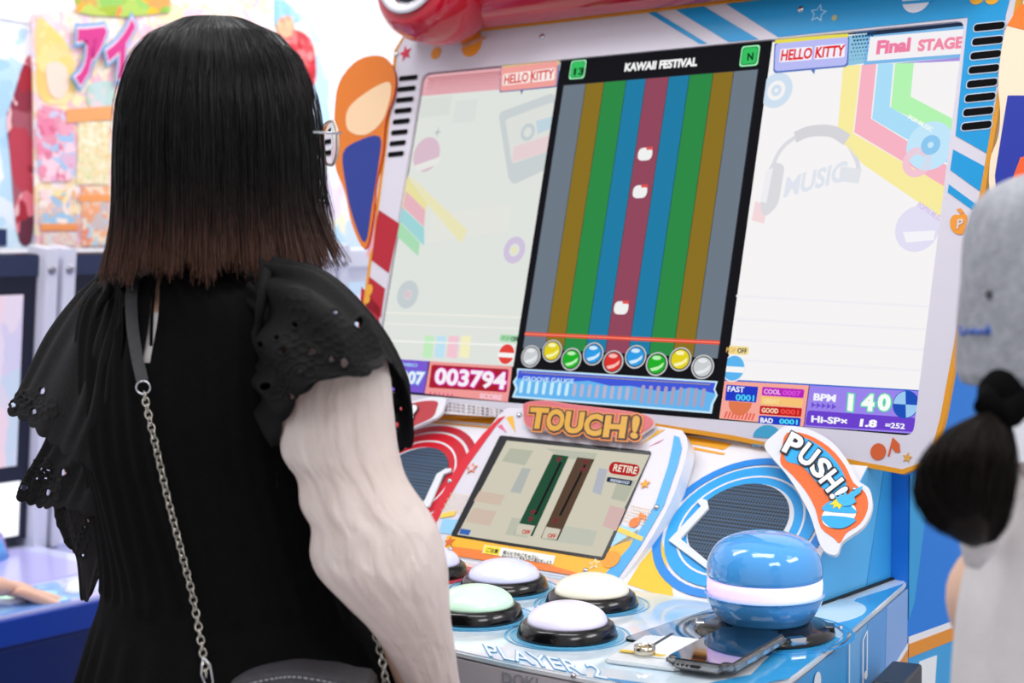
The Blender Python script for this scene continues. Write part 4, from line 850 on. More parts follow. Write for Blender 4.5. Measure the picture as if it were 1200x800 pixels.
obox('clear_case', (0.4640, -0.412, pz-0.0008), PA, (0.0765, 0.160, 0.0088), M('f2f4f6', 0.05, trans=0.9), ph, 0.013)
obox('phone_screen', (0.4640, -0.412, pz+0.0046), PA, (0.068, 0.151, 0.0010), M('04060c', 0.03, coat=1.0), ph, 0.009)
R9 = Matrix.Rotation(PA, 3, 'Z')
for dx, dy, L_ in ((0.038, 0.035, 0.016), (0.038, 0.008, 0.016), (0.038, -0.030, 0.022)):
    q = R9 @ Vector((dx, dy, 0)); obox('side_button', (0.4640+q.x, -0.412+q.y, pz), PA, (0.003, L_, 0.0035), CHROME, ph)
q = R9 @ Vector((0, -0.0802, 0)); obox('charging_port', (0.4640+q.x, -0.412+q.y, pz), PA, (0.010, 0.002, 0.0028), M('0a0a0c', .5), ph)
for k in range(4):
    q = R9 @ Vector((-0.024+0.005*k, -0.0802, 0)); obox('speaker_hole', (0.4640+q.x, -0.412+q.y, pz), PA, (0.002, 0.002, 0.002), M('0a0a0c', .5), ph)
# dark case standing low beside the cabinet, only its top corner in view
dk = at(1088, 790, 1.95)
hk = 0.845
tag(box('equipment_case', (0.517, -0.136, hk/2), (0.036, 0.10, hk), M('2c3034', .4), bev=0.004, rot=radians(13.5)), 'dark grey slab standing low against the blue side of the console', 'box')


# ================================================================== ROW OF CHILDREN'S GAME MACHINES ON THE LEFT
scr_m = [blobs(['c8d8f4', 'e8dcf6', 'f4d8ec', 'b4d4f6', 'dcd0f4', 'f6e8f4'], 9, 0.95, seed=3.1, stretch=(1, 2, 1)), blobs(['dce8fc', 'f4e4fc', 'c4dcf8', 'fce8f0'], 8, 1.0, seed=6), blobs(['dce8fc', 'f4e4fc', 'c4dcf8'], 8, 1.0, seed=9)]
PANW = M('dcdce8', 0.35); NAVY = M('14182e', .35); KB = M('14235c', 0.35)
def kids(name, yc, label, sm_, NAVY=NAVY, RIM='2a3352'):
    g = empty(name, (-1.55, yc, 0), label, 'arcade machine', "children's game machines in a row")
    W_ = 0.80
    body = box('cabinet_body', (-1.94, yc, 0.63), (0.36, W_, 1.26), M('c4c6d4', .45), g, bev=0.01)
    LPl = Plane((-1.685, yc, 0.86), (0, 1, 0), (0.12, 0, 1))
    fr = slab('screen_surround', [(-0.366, -0.16), (0.366, -0.16), (0.366, 0.46), (-0.366, 0.46)], LPl, 0.02, 0.03, NAVY, g)
    slab('screen_surround_rim', [(-0.366, 0.415), (0.366, 0.415), (0.366, 0.458), (-0.366, 0.458)], LPl, 0.026, 0.008, M(RIM, .35), g)
    slab('game_screen', [(-0.335, 0.005), (0.335, 0.005), (0.335, 0.375), (-0.335, 0.375)], LPl, 0.022, 0.004, sm_, fr)
    slab('lower_screen', [(-0.345, -0.15), (0.345, -0.15), (0.345, -0.03), (-0.345, -0.03)], LPl, 0.024, 0.004, E('f4f6ff', 1.3), fr)
    for s_ in (-1, 1):
        p_ = slab('side_post', [(s_*0.383-0.015, -0.18), (s_*0.383+0.015, -0.18), (s_*0.383+0.015, 0.475), (s_*0.383-0.015, 0.475)], LPl, 0.05, 0.07, M('dcdcea', .35), g)
        lathe('bolt', [(0, -.002), (0.010, -.002), (0.010, 0.001), (0.006, 0.004), (0, 0.004)], LPl.w(s_*0.383, 0.43, 0.051), M('9a9aa4', .3, .9), p_, n=14, axis=tuple(LPl.n))
    # shelf, curved hood and console
    top_ = box('console_body', (-1.44, yc, 0.33), (0.62, W_-0.02, 0.62), KB, g, bev=0.02)
    sh = prism('console_top', [(-1.70, yc-W_/2+.01), (-1.135, yc-W_/2+.01), (-1.135, yc+W_/2-.01), (-1.70, yc+W_/2-.01)], 0.640, 0.682, M('ccd0f2', 0.25, coat=.4), g, 0.01)
    box('front_trim', (-1.130, yc, 0.655), (0.012, W_-0.03, 0.05), M('1c3c9c', .3), top_, bev=0.004)
    hood = lathe('curved_hood', [(0.0, 0.0), (0.20, 0.0), (0.19, 0.05), (0.15, 0.10), (0.09, 0.13), (0, 0.14)], (-1.62, yc-0.02, 0.682), blobs(['4aa4e6', '62b8f0', 'e88cb4', '4a90e0', 'f0f4fc'], 7, 0, .25, 2.2), g, n=40, sx=0.5, sy=1.5)
    box('card_slot', (-1.42, yc-0.02, 0.690), (0.10, 0.15, 0.018), M('8c90b0', .3), g, bev=0.004); box('slot_light', (-1.42, yc-0.05, 0.700), (0.06, 0.07, 0.004), E('fff8ff', 1.6), g)
    for k, (dx, dy, c) in enumerate(((-1.20, -0.20, 'ff5ac0'), (-1.23, -0.07, 'd0ffe8'), (-1.20, 0.06, 'ffffff'), (-1.28, 0.16, 'd8e8ff'), (-1.25, 0.23, 'ffd0f0'))):
        r0_ = lathe('round_button', [(0.030, 0.0), (0.030, 0.008), (0.024, 0.012), (0, 0.012)], (dx, yc+dy+0.11, 0.682), M('e8f0ff', .2), g, n=24)
        lathe('button_cap', [(0.022, 0.010), (0.021, 0.017), (0.012, 0.021), (0, 0.022)], (dx, yc+dy+0.11, 0.682), E(c, 1.3), r0_, n=24)
    slab('console_print', [(-1.66, yc-0.35), (-1.32, yc-0.35), (-1.34, yc+0.33), (-1.66, yc+0.33)], Plane((0, 0, 0.682), (1, 0, 0), (0, 1, 0)), 0.002, 0.002, M('b9b4ec', .3, coat=.3), sh)
    slab('console_print', [(-1.31, yc-0.35), (-1.15, yc-0.35), (-1.15, yc+0.35), (-1.31, yc+0.35)], Plane((0, 0, 0.682), (1, 0, 0), (0, 1, 0)), 0.002, 0.002, blobs(['a8d4f4', '5a86dc', 'd8c8fc', 'b4f0f0'], 14, 0, .2, 1.2), sh)
    box('lower_door', (-1.118, yc, 0.30), (0.012, W_-0.08, 0.44), M('e2e0f0', .4), g, bev=0.01)
    return g
kids('game_machine', -0.225, 'game machine with pale pastel screen and white post at far left edge', scr_m[0])
kids('game_machine', 0.585, 'game machine mostly hidden behind the black-haired woman, dark rim and white posts', scr_m[1])
kids('game_machine', 1.395, 'farthest game machine, only its white front left of the big display cabinet', scr_m[2], PANW, 'e6e6f0')

# posters standing above the machines
PL = Plane((-1.79, 0, 1.34), (0, 1, 0), (-0.05, 0, 1))
def poster(px, base, label, off, name='poster', th=0.006):
    ab_ = PX(PL, px, off); cy = PL.w(np.mean([p[0] for p in ab_]), min(p[1] for p in ab_), off)
    g = empty(name, tuple(cy), label, 'poster', 'posters above the game machines'); s_ = slab('sheet', ab_, PL, off, th, base, g); return g, s_
g, s0 = poster([(-60, -10), (38, -10), (42, 291), (-60, 291)], blobs(['bcdcf4', 'd8ecfa', 'a8cff0', 'f4f6fc'], 14, 0, .4, 1.0), 'pale blue poster with a red printed patch, at the far left edge', 0.0)
slab('print_or_glow_patch', smooth_closed(PX(PL, [(14, 120), (30, 70), (38, 75), (40, 160), (39, 270), (30, 288), (20, 270), (12, 180), (8, 140)], .002), 3), PL, 0.002, 0.002, blobs(['a81830', 'c8324a', '5c1a34', 'e87c8c', 'b82c44', 'f4c8cc'], 16, 0, .4, 4.0, (1, 1, .6)), s0)
slab('print_or_glow_patch', PX(PL, [(-5, 268), (8, 268), (8, 288), (-5, 288)], .003), PL, 0.003, 0.001, M('1c2c5c'), s0)
slab('print_or_glow_patch', PX(PL, [(-10, -5), (36, -5), (38, 28), (-10, 20)], .003), PL, 0.003, 0.001, M('f8f8fc'), s0)  # white glow in the upper left corner, put in as pale colour
g, s1_ = poster([(38, 17), (88, 10), (320, -6), (322, 291), (42, 291)], blobs(['f4dcae', 'f8c8d4', 'fbeeda', 'f0b8c8', 'f8e4b4', 'fff4ee', 'e8d8f0', 'f6ccd8'], 24, 0, .4, 7.0), 'large pink and cream poster with fat pink katakana letters, left of the woman', 0.012)
def pz_(pts, cols, lv=1, sc=16, sd=1.0, par=s1_, sm=True, name='print_or_glow_patch'):
    ab_ = PX(PL, pts, .012+.0015*lv)
    if sm: ab_ = smooth_closed(ab_, 3)
    m_ = blobs(cols, sc, 0, .4, sd) if len(cols) > 1 else M(cols[0], .4)
    return slab(name, ab_, PL, .012+.0015*lv, 0.001, m_, par)
pz_([(44, 22), (60, 30), (84, 60), (88, 95), (82, 118), (64, 122), (46, 112), (42, 60)], ['f2d27c', 'f6dc96', 'eec268', 'f8e4ae'], 1, 20, 2.0)
pz_([(54, 78), (66, 72), (78, 80), (80, 104), (70, 116), (58, 108)], ['f8d8c8'], 2)
pz_([(44, 130), (62, 126), (86, 140), (88, 205), (64, 212), (46, 205)], ['e87ca0', 'f4a8bc', 'd86088', 'f8d0dc', '9cc4e8', 'f2b0c8'], 2, 26, 3.0)
pz_([(46, 222), (88, 222), (92, 262), (46, 264)], ['f8e8e0', 'f0c0b0', '9cc4e4', 'f0b070', 'fbd8d8', 'f4e0a0'], 2, 30, 4.0, sm=False)
pz_([(92, 142), (130, 142), (128, 216), (90, 216)], ['f4e6c0', 'f0d8a8', 'e8c890', 'f8f0d8', 'd8d8a0'], 2, 40, 5.0, sm=False)
pz_([(78, 128), (132, 124), (132, 140), (78, 144)], ['f0a468'], 3, sm=False); pz_([(48, 262), (92, 262), (92, 270), (48, 270)], ['f0985a'], 3, sm=False); pz_([(92, 228), (130, 228), (130, 236), (92, 236)], ['f4a060'], 3, sm=False)
pz_([(96, 218), (128, 218), (128, 288), (96, 288)], ['f6c8a8', 'f0a070', 'a8d0e8', 'f8dcc0', 'e87868'], 2.5, 26, 6.0, sm=False)
pz_([(50, 272), (90, 272), (90, 288), (50, 288)], ['d8dce0', 'f0d0b8', 'e0b8c0', 'f6f0e8'], 2.5, 40, 6.5, sm=False)
pz_([(104, 100), (132, 96), (132, 122), (106, 126)], ['b4d0c4', 'c8d8e0', 'f0c8c8'], 2, 20, 2.5)
pz_([(86, -4), (150, -6), (200, -8), (200, 14), (150, 20), (110, 18), (90, 14)], ['f0c020', '6cb840', 'f4a83c', 'f2d85a', '8cc860', 'f08c50'], 3, 18, 9.0, sm=False)
text('アイ', PL, (88, 101), (156, 92), (92, 28), M('d63c8c', .35), s1_, 0.024, 0.05, name='poster_lettering', layers=[(0.085, M('f6e2f0', .4), 0.0012), (0.13, M('6aa4d8', .4), 0.0024)])
g, s2_ = poster([(292, -14), (335, -14), (392, 68), (440, 150), (440, 291), (300, 291)], blobs(['e8e8f6', 'b8d8f2', 'f8f4fc', 'd8ccec', 'f6eecc', 'f8f8ff'], 11, 0, .4, 5.5), 'pale poster with a slanting edge and a red patch, between the woman and the cabinet', 0.0)
def p2(pts, cols, lv, sd): return slab('print_or_glow_patch', smooth_closed(PX(PL, pts, .0015*lv), 3), PL, .0015*lv, .001, blobs(cols, 22, 0, .4, sd) if len(cols) > 1 else M(cols[0]), s2_)
p2([(322, 42), (340, 35), (356, 38), (368, 55), (370, 95), (356, 100), (340, 80), (326, 60)], ['d8303c', 'e85058', 'b82030', 'f08c8c'], 2, 1.0)
p2([(325, 25), (336, 18), (344, 24), (344, 40), (332, 44), (326, 36)], ['e8b890', 'd88878'], 3, 2.0); p2([(305, 0), (333, 0), (352, 25), (325, 30), (306, 30)], ['8cc0ec', 'a8d0f4'], 1, 3.0)
p2([(294, -10), (310, -10), (311, 36), (296, 34)], ['3c5c9c', '5478b4'], 2, 3.5)
p2([(362, 180), (400, 175), (402, 200), (396, 262), (372, 286), (364, 250)], ['e8d4f4', 'f4e4f8', 'e0ecfc', 'f6ecd0'], 1.5, 4.0)

# lit panels on the ceiling
for (x, y) in ((0.7, -0.9), (2.4, 0.2), (-1.2, 1.4), (-0.9, -0.6)):
    g = empty('ceiling_light', (x, y, 3.05), 'long lit ceiling panel above ' + {0.7: 'the player of the display cabinet', 2.4: 'the open floor right of the display cabinet', -1.2: 'the farthest children\'s machine', -0.9: 'the nearest children\'s machine'}[x], 'lamp', 'ceiling lights')
    box('light_frame', (x, y, 3.06), (1.3, 0.45, 0.05), M('e0e0e4'), g); box('diffuser', (x, y, 3.03), (1.24, 0.40, 0.01), E('ffffff', 3.0), g)

# ================================================================== PEOPLE
skin_m = noisy('e4b49a', 'eec4ac', 12, 0.5, detail=3); skin_m.node_tree.nodes['Principled BSDF'].inputs['Subsurface Weight'].default_value = 0.15
skin_m.node_tree.nodes['Principled BSDF'].inputs['Subsurface Scale'].default_value = 0.01
def figure(name, J, B, parent, mat=skin_m, root=0, sub=2):
    """one continuous body: J = joints (x, y, z, radius[, radius2]), B = bones (i, j)"""
    me = bpy.data.meshes.new(name); me.from_pydata([j[:3] for j in J], B, []); me.update()
    o = bpy.data.objects.new('t', me); COL.objects.link(o)
    md = o.modifiers.new('skin', 'SKIN'); md.use_smooth_shade = True; md.branch_smoothing = 0.4
    for i, j in enumerate(J):
        v = me.skin_vertices[0].data[i]; v.radius = (j[3], j[4] if len(j) > 4 else j[3]); v.use_root = (i == root)
    s = o.modifiers.new('sub', 'SUBSURF'); s.levels = sub
    bpy.context.view_layer.update()
    m2 = bpy.data.meshes.new_from_object(o.evaluated_get(bpy.context.evaluated_depsgraph_get())); m2.name = name
    bpy.data.objects.remove(o); m2.materials.clear()
    return link(name, m2, mat, parent, True)
def hand_joints(J, B, wrist_i, wr, d, up, side, s=1.0, curl=0.35, spread=0.16):
    """palm and five fingers after the wrist: d = direction, up = back of the hand, side = towards the thumb"""
    d, up, side = (np.array(v, float)/np.linalg.norm(v) for v in (d, up, side)); wr = np.array(wr, float)
    palm = wr+d*0.045*s; J.append((*palm, 0.024*s, 0.014*s)); pi_ = len(J)-1; B.append((wrist_i, pi_))
    for k, (off, L_) in enumerate(((0.027, 0.066), (0.009, 0.074), (-0.009, 0.069), (-0.026, 0.054))):
        base = wr+d*(0.085-abs(off)*0.15)*s+side*off*s; J.append((*base, 0.0095*s)); b0 = len(J)-1; B.append((pi_, b0))
        dd = d+side*spread*off/0.027*0.5; dd /= np.linalg.norm(dd); p = base; last = b0
        for q, (fr, an) in enumerate(((0.45, curl*0.5), (0.32, curl*1.5), (0.23, curl*2.2))):
            v = dd*cos(an)-up*sin(an); p = p+v*L_*fr*s; J.append((*p, (0.0085-0.001*q)*s)); B.append((last, len(J)-1)); last = len(J)-1
    tb = wr+d*0.022*s+side*0.024*s; J.append((*tb, 0.011*s)); B.append((pi_, len(J)-1)); last = len(J)-1
    for fr, q in ((0.032, 0.0098), (0.028, 0.0085)):
        tb = tb+(d*0.75+side*0.6-up*0.2)/1.0*fr*s; J.append((*tb, q*s)); B.append((last, len(J)-1)); last = len(J)-1
    return J, B
def face_parts(parent, hc, fwd, s=1.0):
    """eyes, brows, lips on the front of a head; hc = head centre"""
    f = np.array(fwd, float); f /= np.linalg.norm(f); sd = np.cross(f, [0, 0, 1]); upv = np.array([0, 0, 1.])
    for k in (-1, 1):
        c = np.array(hc)+f*0.081*s+sd*k*0.031*s+upv*0.0; ey = lathe('eye', [(0, -0.008*s), (0.009*s, -0.004*s), (0.0115*s, 0.0), (0.0095*s, 0.005*s), (0, 0.0085*s)], c, M('f2efee', .2), parent, n=20, axis=tuple(f), sy=0.7)
        lathe('iris', [(0, 0.0082*s), (0.0052*s, 0.0080*s), (0.0052*s, 0.0070*s)], c, M('2a1a14', .1), ey, n=16, axis=tuple(f))
        tube('eyebrow', [c+upv*0.017*s+sd*t*0.014*s+f*(0.006-abs(t)*0.003)*s+upv*(-0.002*t*t*s) for t in np.linspace(-1, 1, 6)], [0.0008, 0.0015, 0.0018, 0.0018, 0.0014, 0.0007], M('1c1412', .7), parent, 6)
    m0 = np.array(hc)+f*0.090*s-upv*0.055*s
    tube('lips', [m0+sd*t*0.019*s-f*abs(t)**2*0.006*s for t in np.linspace(-1, 1, 9)], [0.001, 0.0028, 0.004, 0.0046, 0.0044, 0.0046, 0.004, 0.0028, 0.001], M('b8605a', .35), parent, 8, flat_=0.8)
def head_joints(J, B, neck_i, hc, fwd, s=1.0):
    f = np.array(fwd, float); f /= np.linalg.norm(f); hc = np.array(hc, float); up = np.array([0, 0, 1.])
    P = [(hc-up*0.065*s-f*0.010*s, 0.058*s), (hc-up*0.02*s-f*0.006*s, 0.080*s), (hc+up*0.035*s-f*0.008*s, 0.083*s), (hc+up*0.075*s-f*0.010*s, 0.060*s)]
    last = neck_i; ids = []
    for p, r_ in P: J.append((*p, r_)); B.append((last, len(J)-1)); last = len(J)-1; ids.append(last)
    for base, p, r_ in ((ids[0], hc-up*0.082*s+f*0.062*s, 0.022*s), (ids[1], hc-up*0.022*s+f*0.096*s, 0.0105*s)):
        J.append((*p, r_)); B.append((base, len(J)-1))
    sd = np.cross(f, up)
    for k in (-1, 1): J.append((*(hc+sd*k*0.080*s-up*0.012*s-f*0.012*s), 0.012*s, 0.020*s)); B.append((ids[1], len(J)-1))
    return J, B

# ---------------------------------------------------------------- the woman
wx, wy = 0.10, -0.80
wom = empty('person', (wx, wy, 0), 'black-haired person seen from behind in black lace-shouldered dress, one white sleeve showing, facing lit cabinet', 'person')
FW = (0.30, 0.954, 0.0); HC = (0.116, -0.787, 1.452)
J = [(wx, wy, 0.90, 0.125, 0.095), (wx, wy, 1.05, 0.100, 0.080), (wx, wy-0.005, 1.18, 0.115, 0.085), (wx, wy, 1.245, 0.080, 0.055), (wx+0.006, wy+0.0, 1.315, 0.040), (0.112, -0.795, 1.36, 0.045)]
B = [(0, 1), (1, 2), (2, 3), (3, 4), (4, 5)]
J, B = head_joints(J, B, 5, HC, FW, 0.98)
def limb(par, pts):
    last = par
    for p in pts: J.append(p); B.append((last, len(J)-1)); last = len(J)-1
    return last
rw = limb(3, [(0.225, -0.80, 1.245, 0.042), (*at(398, 470, 1.43), 0.038), (*at(428, 590, 1.42), 0.036), (*at(466, 700, 1.42), 0.031), (*at(496, 790, 1.46), 0.028), (*at(515, 880, 1.53), 0.021)])
hand_joints(J, B, rw, J[rw][:3], (-0.25, 0.35, -0.75), (0.55, -0.55, -0.2), (-0.5, -0.3, 0.2), 0.9)
lw = limb(3, [(-0.025, -0.80, 1.245, 0.042), (-0.10, -0.785, 1.18, 0.043), (-0.135, -0.76, 1.09, 0.037), (-0.148, -0.735, 1.02, 0.033), (-0.12, -0.66, 0.975, 0.031), (-0.085, -0.585, 0.950, 0.022)])
hand_joints(J, B, lw, J[lw][:3], (0.15, 0.95, -0.18), (0, 0.2, 1), (1, 0, 0), 0.9, curl=0.3)
for s_ in (-1, 1):
    limb(0, [(wx+s_*0.085, wy, 0.80, 0.085), (wx+s_*0.09, wy+0.02, 0.47, 0.055), (wx+s_*0.09, wy-0.01, 0.25, 0.048), (wx+s_*0.09, wy-0.02, 0.09, 0.032), (wx+s_*0.095, wy+0.10, 0.045, 0.034)])
figure('body', J, B, wom)
face_parts(wom, HC, FW, 0.98)
for s_ in (-1, 1):
    lathe('shoe', smooth_prof([(0, 0.0), (0.042, 0.0), (0.046, 0.02), (0.040, 0.05), (0.030, 0.09), (0.028, 0.10)], 14), (wx+s_*0.09, wy+0.045, 0.0), M('101012', .35), wom, n=28, sy=2.6)

# dress: rings of cloth from collar to hem, opened by a narrow slit down the back of the neck
dress_m = noisy('040404', '060607', 60, 0.9, 0.25, sheen=0.0, bscale=300, spec=0.12)
prof_d = [(1.335, 0.056, 0.056), (1.322, 0.066, 0.062), (1.308, 0.105, 0.070), (1.290, 0.150, 0.078), (1.262, 0.168, 0.084), (1.22, 0.166, 0.094), (1.16, 0.160, 0.102), (1.09, 0.152, 0.102), (1.03, 0.154, 0.102), (0.99, 0.162, 0.108), (0.95, 0.182, 0.122), (0.90, 0.200, 0.140), (0.80, 0.222, 0.16), (0.55, 0.245, 0.18), (0.22, 0.26, 0.19)]
pd_ = smooth_open([(a, b_, c) for a, b_, c in prof_d], 90)
NT = 220; slit_t = -pi/2+0.20
ths = [slit_t+2*pi*k/NT for k in range(NT)]
V = []; F = []
for i, (z, a, b_) in enumerate(pd_):
    for k, t in enumerate(ths):
        fold = 0.0
        if z < 0.985: g_ = min(1, (0.985-z)/0.12); fold = 0.006*g_*sin(26*t+2*sin(3*t))+0.004*g_*sin(11*t+1.3)*min(1, (1-z))
        elif z > 1.0: fold = 0.0012*sin(40*t+z*30)+0.002*sin(9*t+z*22)
        hw = 0.0
        dt = 0
        if 1.235 < z and k in (0, NT-1, 1, NT-2): hw = 0.0045*min(1, (z-1.235)/0.03)*(1 if z > 1.25 else 0.8)
        x = a*cos(t)*(1+fold/a); y = b_*sin(t)*(1+fold/b_)
        if hw and k in (1,): x += 0.0
        V.append((wx+x+0.014*min(1, max(0, (1.25-z)/0.15))+0.026*min(1, max(0, (1.14-z)/0.12))**1.3+0.018*min(1, max(0, (1.02-z)/0.1)), wy+y, z))
n1 = len(pd_)
for i in range(n1-1):
    for k in range(NT):
        if pd_[i][0] > 1.238 and k in (0, NT-1): continue            # the open slit
        F.append([i*NT+k, i*NT+(k+1) % NT, (i+1)*NT+(k+1) % NT, (i+1)*NT+k][::-1])
dress = mesh('dress', V, F, dress_m, wom, True)
F = F+[[i*NT+k, i*NT+(k+1) % NT, (i+1)*NT+(k+1) % NT, (i+1)*NT+k][::-1] for i in range(n1-1) for k in (0, NT-1) if pd_[i][0] > 1.238]
bvh = BVHTree.FromPolygons([Vector(v) for v in V], F)
def on_dress(px_, py_, off=0.004):
    d = Vector(ray(px_, py_)).normalized(); h = bvh.ray_cast(Vector(CAM), d)
    return (h[0]-d*off) if h[0] else Vector(at(px_, py_, 1.50))
# what the slit shows: skin is the body's, below it the pale slip
c_ = [on_dress(x, y, -0.003) for x, y in ((152, 366), (198, 366), (198, 428), (152, 428))]
mesh('white_slip', [tuple(c_[0]), tuple(c_[1]), tuple(c_[2]), tuple(c_[3])], [[0, 1, 2, 3]], M('e8e0de', .7), wom)
c_ = [on_dress(x, y, -0.003) for x, y in ((152, 318), (198, 318), (198, 368), (152, 368))]
mesh('upper_back', [tuple(q) for q in c_], [[0, 1, 2, 3]], skin_m, wom)
bk = tube('collar_edge', [on_dress(x, y, 0.001) for x, y in ((183, 318), (180, 340), (178, 370), (177, 405))], 0.0016, dress_m, wom, 8)

# cloth sheets: rows of points (pixel, pixel, distance) from seam to hem, with pleats, embroidery and eyelets
lace_m = noisy('060607', '0a0a0b', 70, 0.75, 0.3, sheen=0.0, bscale=420, spec=0.20)
def sheet(name, rows, nu, nv, mat, parent, scallop=None, pleat=0.0, npl=9, eyelets=(), flowers=(), thick=0.0012, label=None):
    R_ = [smooth_open(r, nu) for r in rows]; R_ = np.array(R_)            # rows nu 3
    G = np.array([smooth_open(R_[:, i], nv) for i in range(nu)])          # nu nv 3
    u = np.linspace(0, 1, nu)[:, None]; v = np.linspace(0, 1, nv)[None]
    if scallop:
        ns, dep = scallop; e = np.abs(np.sin(u*pi*ns))*dep
        dirv = G[:, -1, :2]-G[:, -4, :2]; dirv /= np.linalg.norm(dirv, axis=1, keepdims=True)+1e-9
        G[:, :, :2] += (e*v**8)[..., None]*dirv[:, None, :]
    Pw = CAM[None, None]+G[..., 2:3]*((G[..., 0:1]-600)/FPX*CR-(G[..., 1:2]-400)/FPX*CU+CF)
    dU = np.gradient(Pw, axis=0); dV = np.gradient(Pw, axis=1); Nn = np.cross(dU, dV); Nn /= np.linalg.norm(Nn, axis=2, keepdims=True)+1e-9
    sgn = np.sign(((CAM-Pw)*Nn).sum(-1, keepdims=True)); sgn[sgn == 0] = 1
    Nn = Nn*np.sign(np.median(sgn))
    h = pleat*np.sin(u*npl*2*pi+2.0*np.sin(u*9))*(1-v)**0.6 + 0.4*pleat*np.sin(u*npl*pi+1)*v
    hb = h.copy()
    px_ = G[..., 0]; py_ = G[..., 1]
    for (x, y, r) in flowers:
        for k in range(6):
            cx_, cy_ = (x+r*cos(k*pi/3+x), y+r*sin(k*pi/3+x)) if k else (x, y)
            rr = r*0.55 if k else r*0.35
            d = np.hypot(px_-cx_, py_-cy_); h = np.maximum(h, hb+0.0011*np.exp(-((d-rr)/0.9)**2))
    for (x, y, r) in eyelets:
        d = np.hypot(px_-x, py_-y); h = h+0.0015*np.exp(-((d-r-1.6)/1.0)**2)
    Pw = Pw+h[..., None]*Nn
    F = []; hole = np.zeros((nu-1, nv-1), bool); cx = (px_[:-1, :-1]+px_[1:, 1:])/2; cy = (py_[:-1, :-1]+py_[1:, 1:])/2
    for (x, y, r) in eyelets: hole |= np.hypot(cx-x, (cy-y)*0.85) < r
    for i in range(nu-1):
        for j in range(nv-1):
            if not hole[i, j]: F.append([i*nv+j, (i+1)*nv+j, (i+1)*nv+j+1, i*nv+j+1])
    o = mesh(name, Pw.reshape(-1, 3), F, mat, parent, True, label)
    md = o.modifiers.new('thickness', 'SOLIDIFY'); md.thickness = thick; md.offset = 0
    return o
D = 1.44
# right shoulder ruffle
ey = [(343, 380, 3.2), (365, 411, 4.0), (404, 425, 4.5), (420, 379, 4.2), (393, 368, 2.6), (388, 420, 3.2), (311, 404, 3.0), (337, 411, 3.6), (314, 453, 4.0), (341, 464, 3.6), (327, 396, 2.6), (355, 435, 2.2), (463, 456, 3), (466, 497, 3), (458, 516, 2.4), (472, 478, 2)]
fl = [(352, 358, 12), (385, 400, 15), (413, 385, 12), (430, 407, 10), (325, 424, 14), (345, 402, 11), (365, 425, 11), (330, 455, 10), (408, 412, 11), (392, 378, 10), (420, 432, 8)]
sheet('shoulder_ruffle', [[(300, 486, 1.46), (300, 440, 1.445), (301, 380, 1.44), (305, 335, 1.435), (312, 312, 1.44), (324, 303, 1.49), (338, 304, 1.55), (352, 318, 1.60)],
      [(306, 500, 1.44), (315, 450, 1.40), (332, 400, 1.375), (352, 350, 1.375), (372, 325, 1.41), (385, 326, 1.47), (395, 335, 1.53), (400, 355, 1.58)],
      [(312, 512, 1.43), (325, 470, 1.385), (352, 425, 1.35), (395, 385, 1.345), (425, 372, 1.385), (438, 380, 1.45), (450, 395, 1.50), (440, 425, 1.56)],
      [(318, 520, 1.42), (333, 478, 1.375), (366, 449, 1.335), (415, 425, 1.33), (447, 413, 1.375), (466, 425, 1.44), (479, 465, 1.49), (452, 480, 1.55)],
      [(320, 523, 1.42), (338, 480, 1.372), (372, 444, 1.330), (430, 436, 1.325), (452, 420, 1.372), (470, 440, 1.44), (484, 515, 1.49), (456, 526, 1.55)]],
      220, 120, lace_m, wom, scallop=(11, 5.0), pleat=0.004, npl=8, eyelets=ey, flowers=fl)
# lower wing of the ruffle running down the back
sheet('back_ruffle', [[(292, 330, 1.46), (292, 380, 1.46), (294, 440, 1.465), (298, 500, 1.47)], [(305, 340, 1.445), (306, 390, 1.44), (308, 450, 1.44), (314, 515, 1.45)], [(322, 360, 1.44), (322, 410, 1.43), (322, 470, 1.43), (333, 525, 1.44)]],
      100, 60, lace_m, wom, scallop=(8, 3.5), pleat=0.003, npl=6, eyelets=[(319, 502, 3.0), (322, 470, 2.4)], flowers=[(320, 500, 9), (322, 460, 8)])
sheet('back_panel_lace', [[(250, 470, 1.475), (275, 470, 1.47), (300, 475, 1.465), (325, 480, 1.46)], [(240, 520, 1.47), (268, 525, 1.465), (296, 530, 1.46), (325, 535, 1.455)], [(235, 572, 1.47), (262, 582, 1.465), (292, 586, 1.455), (325, 570, 1.45)]],
      100, 60, lace_m, wom, scallop=(7, 4), pleat=0.002, npl=5, flowers=[(255, 540, 12), (285, 545, 13), (312, 545, 11)], eyelets=[(262, 566, 2.4), (295, 570, 2.4)])
# left shoulder: three falling folds of the same lace
WL = 1.66
eyl = [(49, 458, 3.4), (18, 475, 2.6), (40, 482, 3.2), (30, 462, 1.6), (28, 466, 1.4), (34, 470, 1.4)]
sheet('shoulder_ruffle', [[(116, 326, 1.66), (126, 321, 1.60), (136, 320, 1.55), (144, 330, 1.52), (146, 360, 1.51)],
      [(88, 350, 1.70), (104, 352, 1.62), (122, 356, 1.56), (138, 372, 1.53), (146, 400, 1.51)],
      [(55, 392, 1.71), (78, 400, 1.63), (102, 410, 1.57), (124, 425, 1.53), (140, 450, 1.515)],
      [(28, 446, 1.72), (50, 455, 1.65), (85, 470, 1.57), (115, 485, 1.53), (135, 510, 1.52)],
      [(10, 482, 1.72), (34, 494, 1.66), (62, 518, 1.60), (95, 540, 1.55), (130, 560, 1.52)]],
      170, 110, lace_m, wom, scallop=(9, 4.0), pleat=0.003, npl=6, eyelets=eyl, flowers=[(38, 474, 11), (20, 472, 8), (55, 478, 10)])
eyl = [(77, 553, 3.6), (30, 571, 3.2), (58, 577, 3.6), (44, 550, 1.5), (51, 550, 1.5), (57, 551, 1.5), (45, 560, 1.5), (53, 560, 1.5), (62, 562, 1.7), (53, 554, 1.3)]
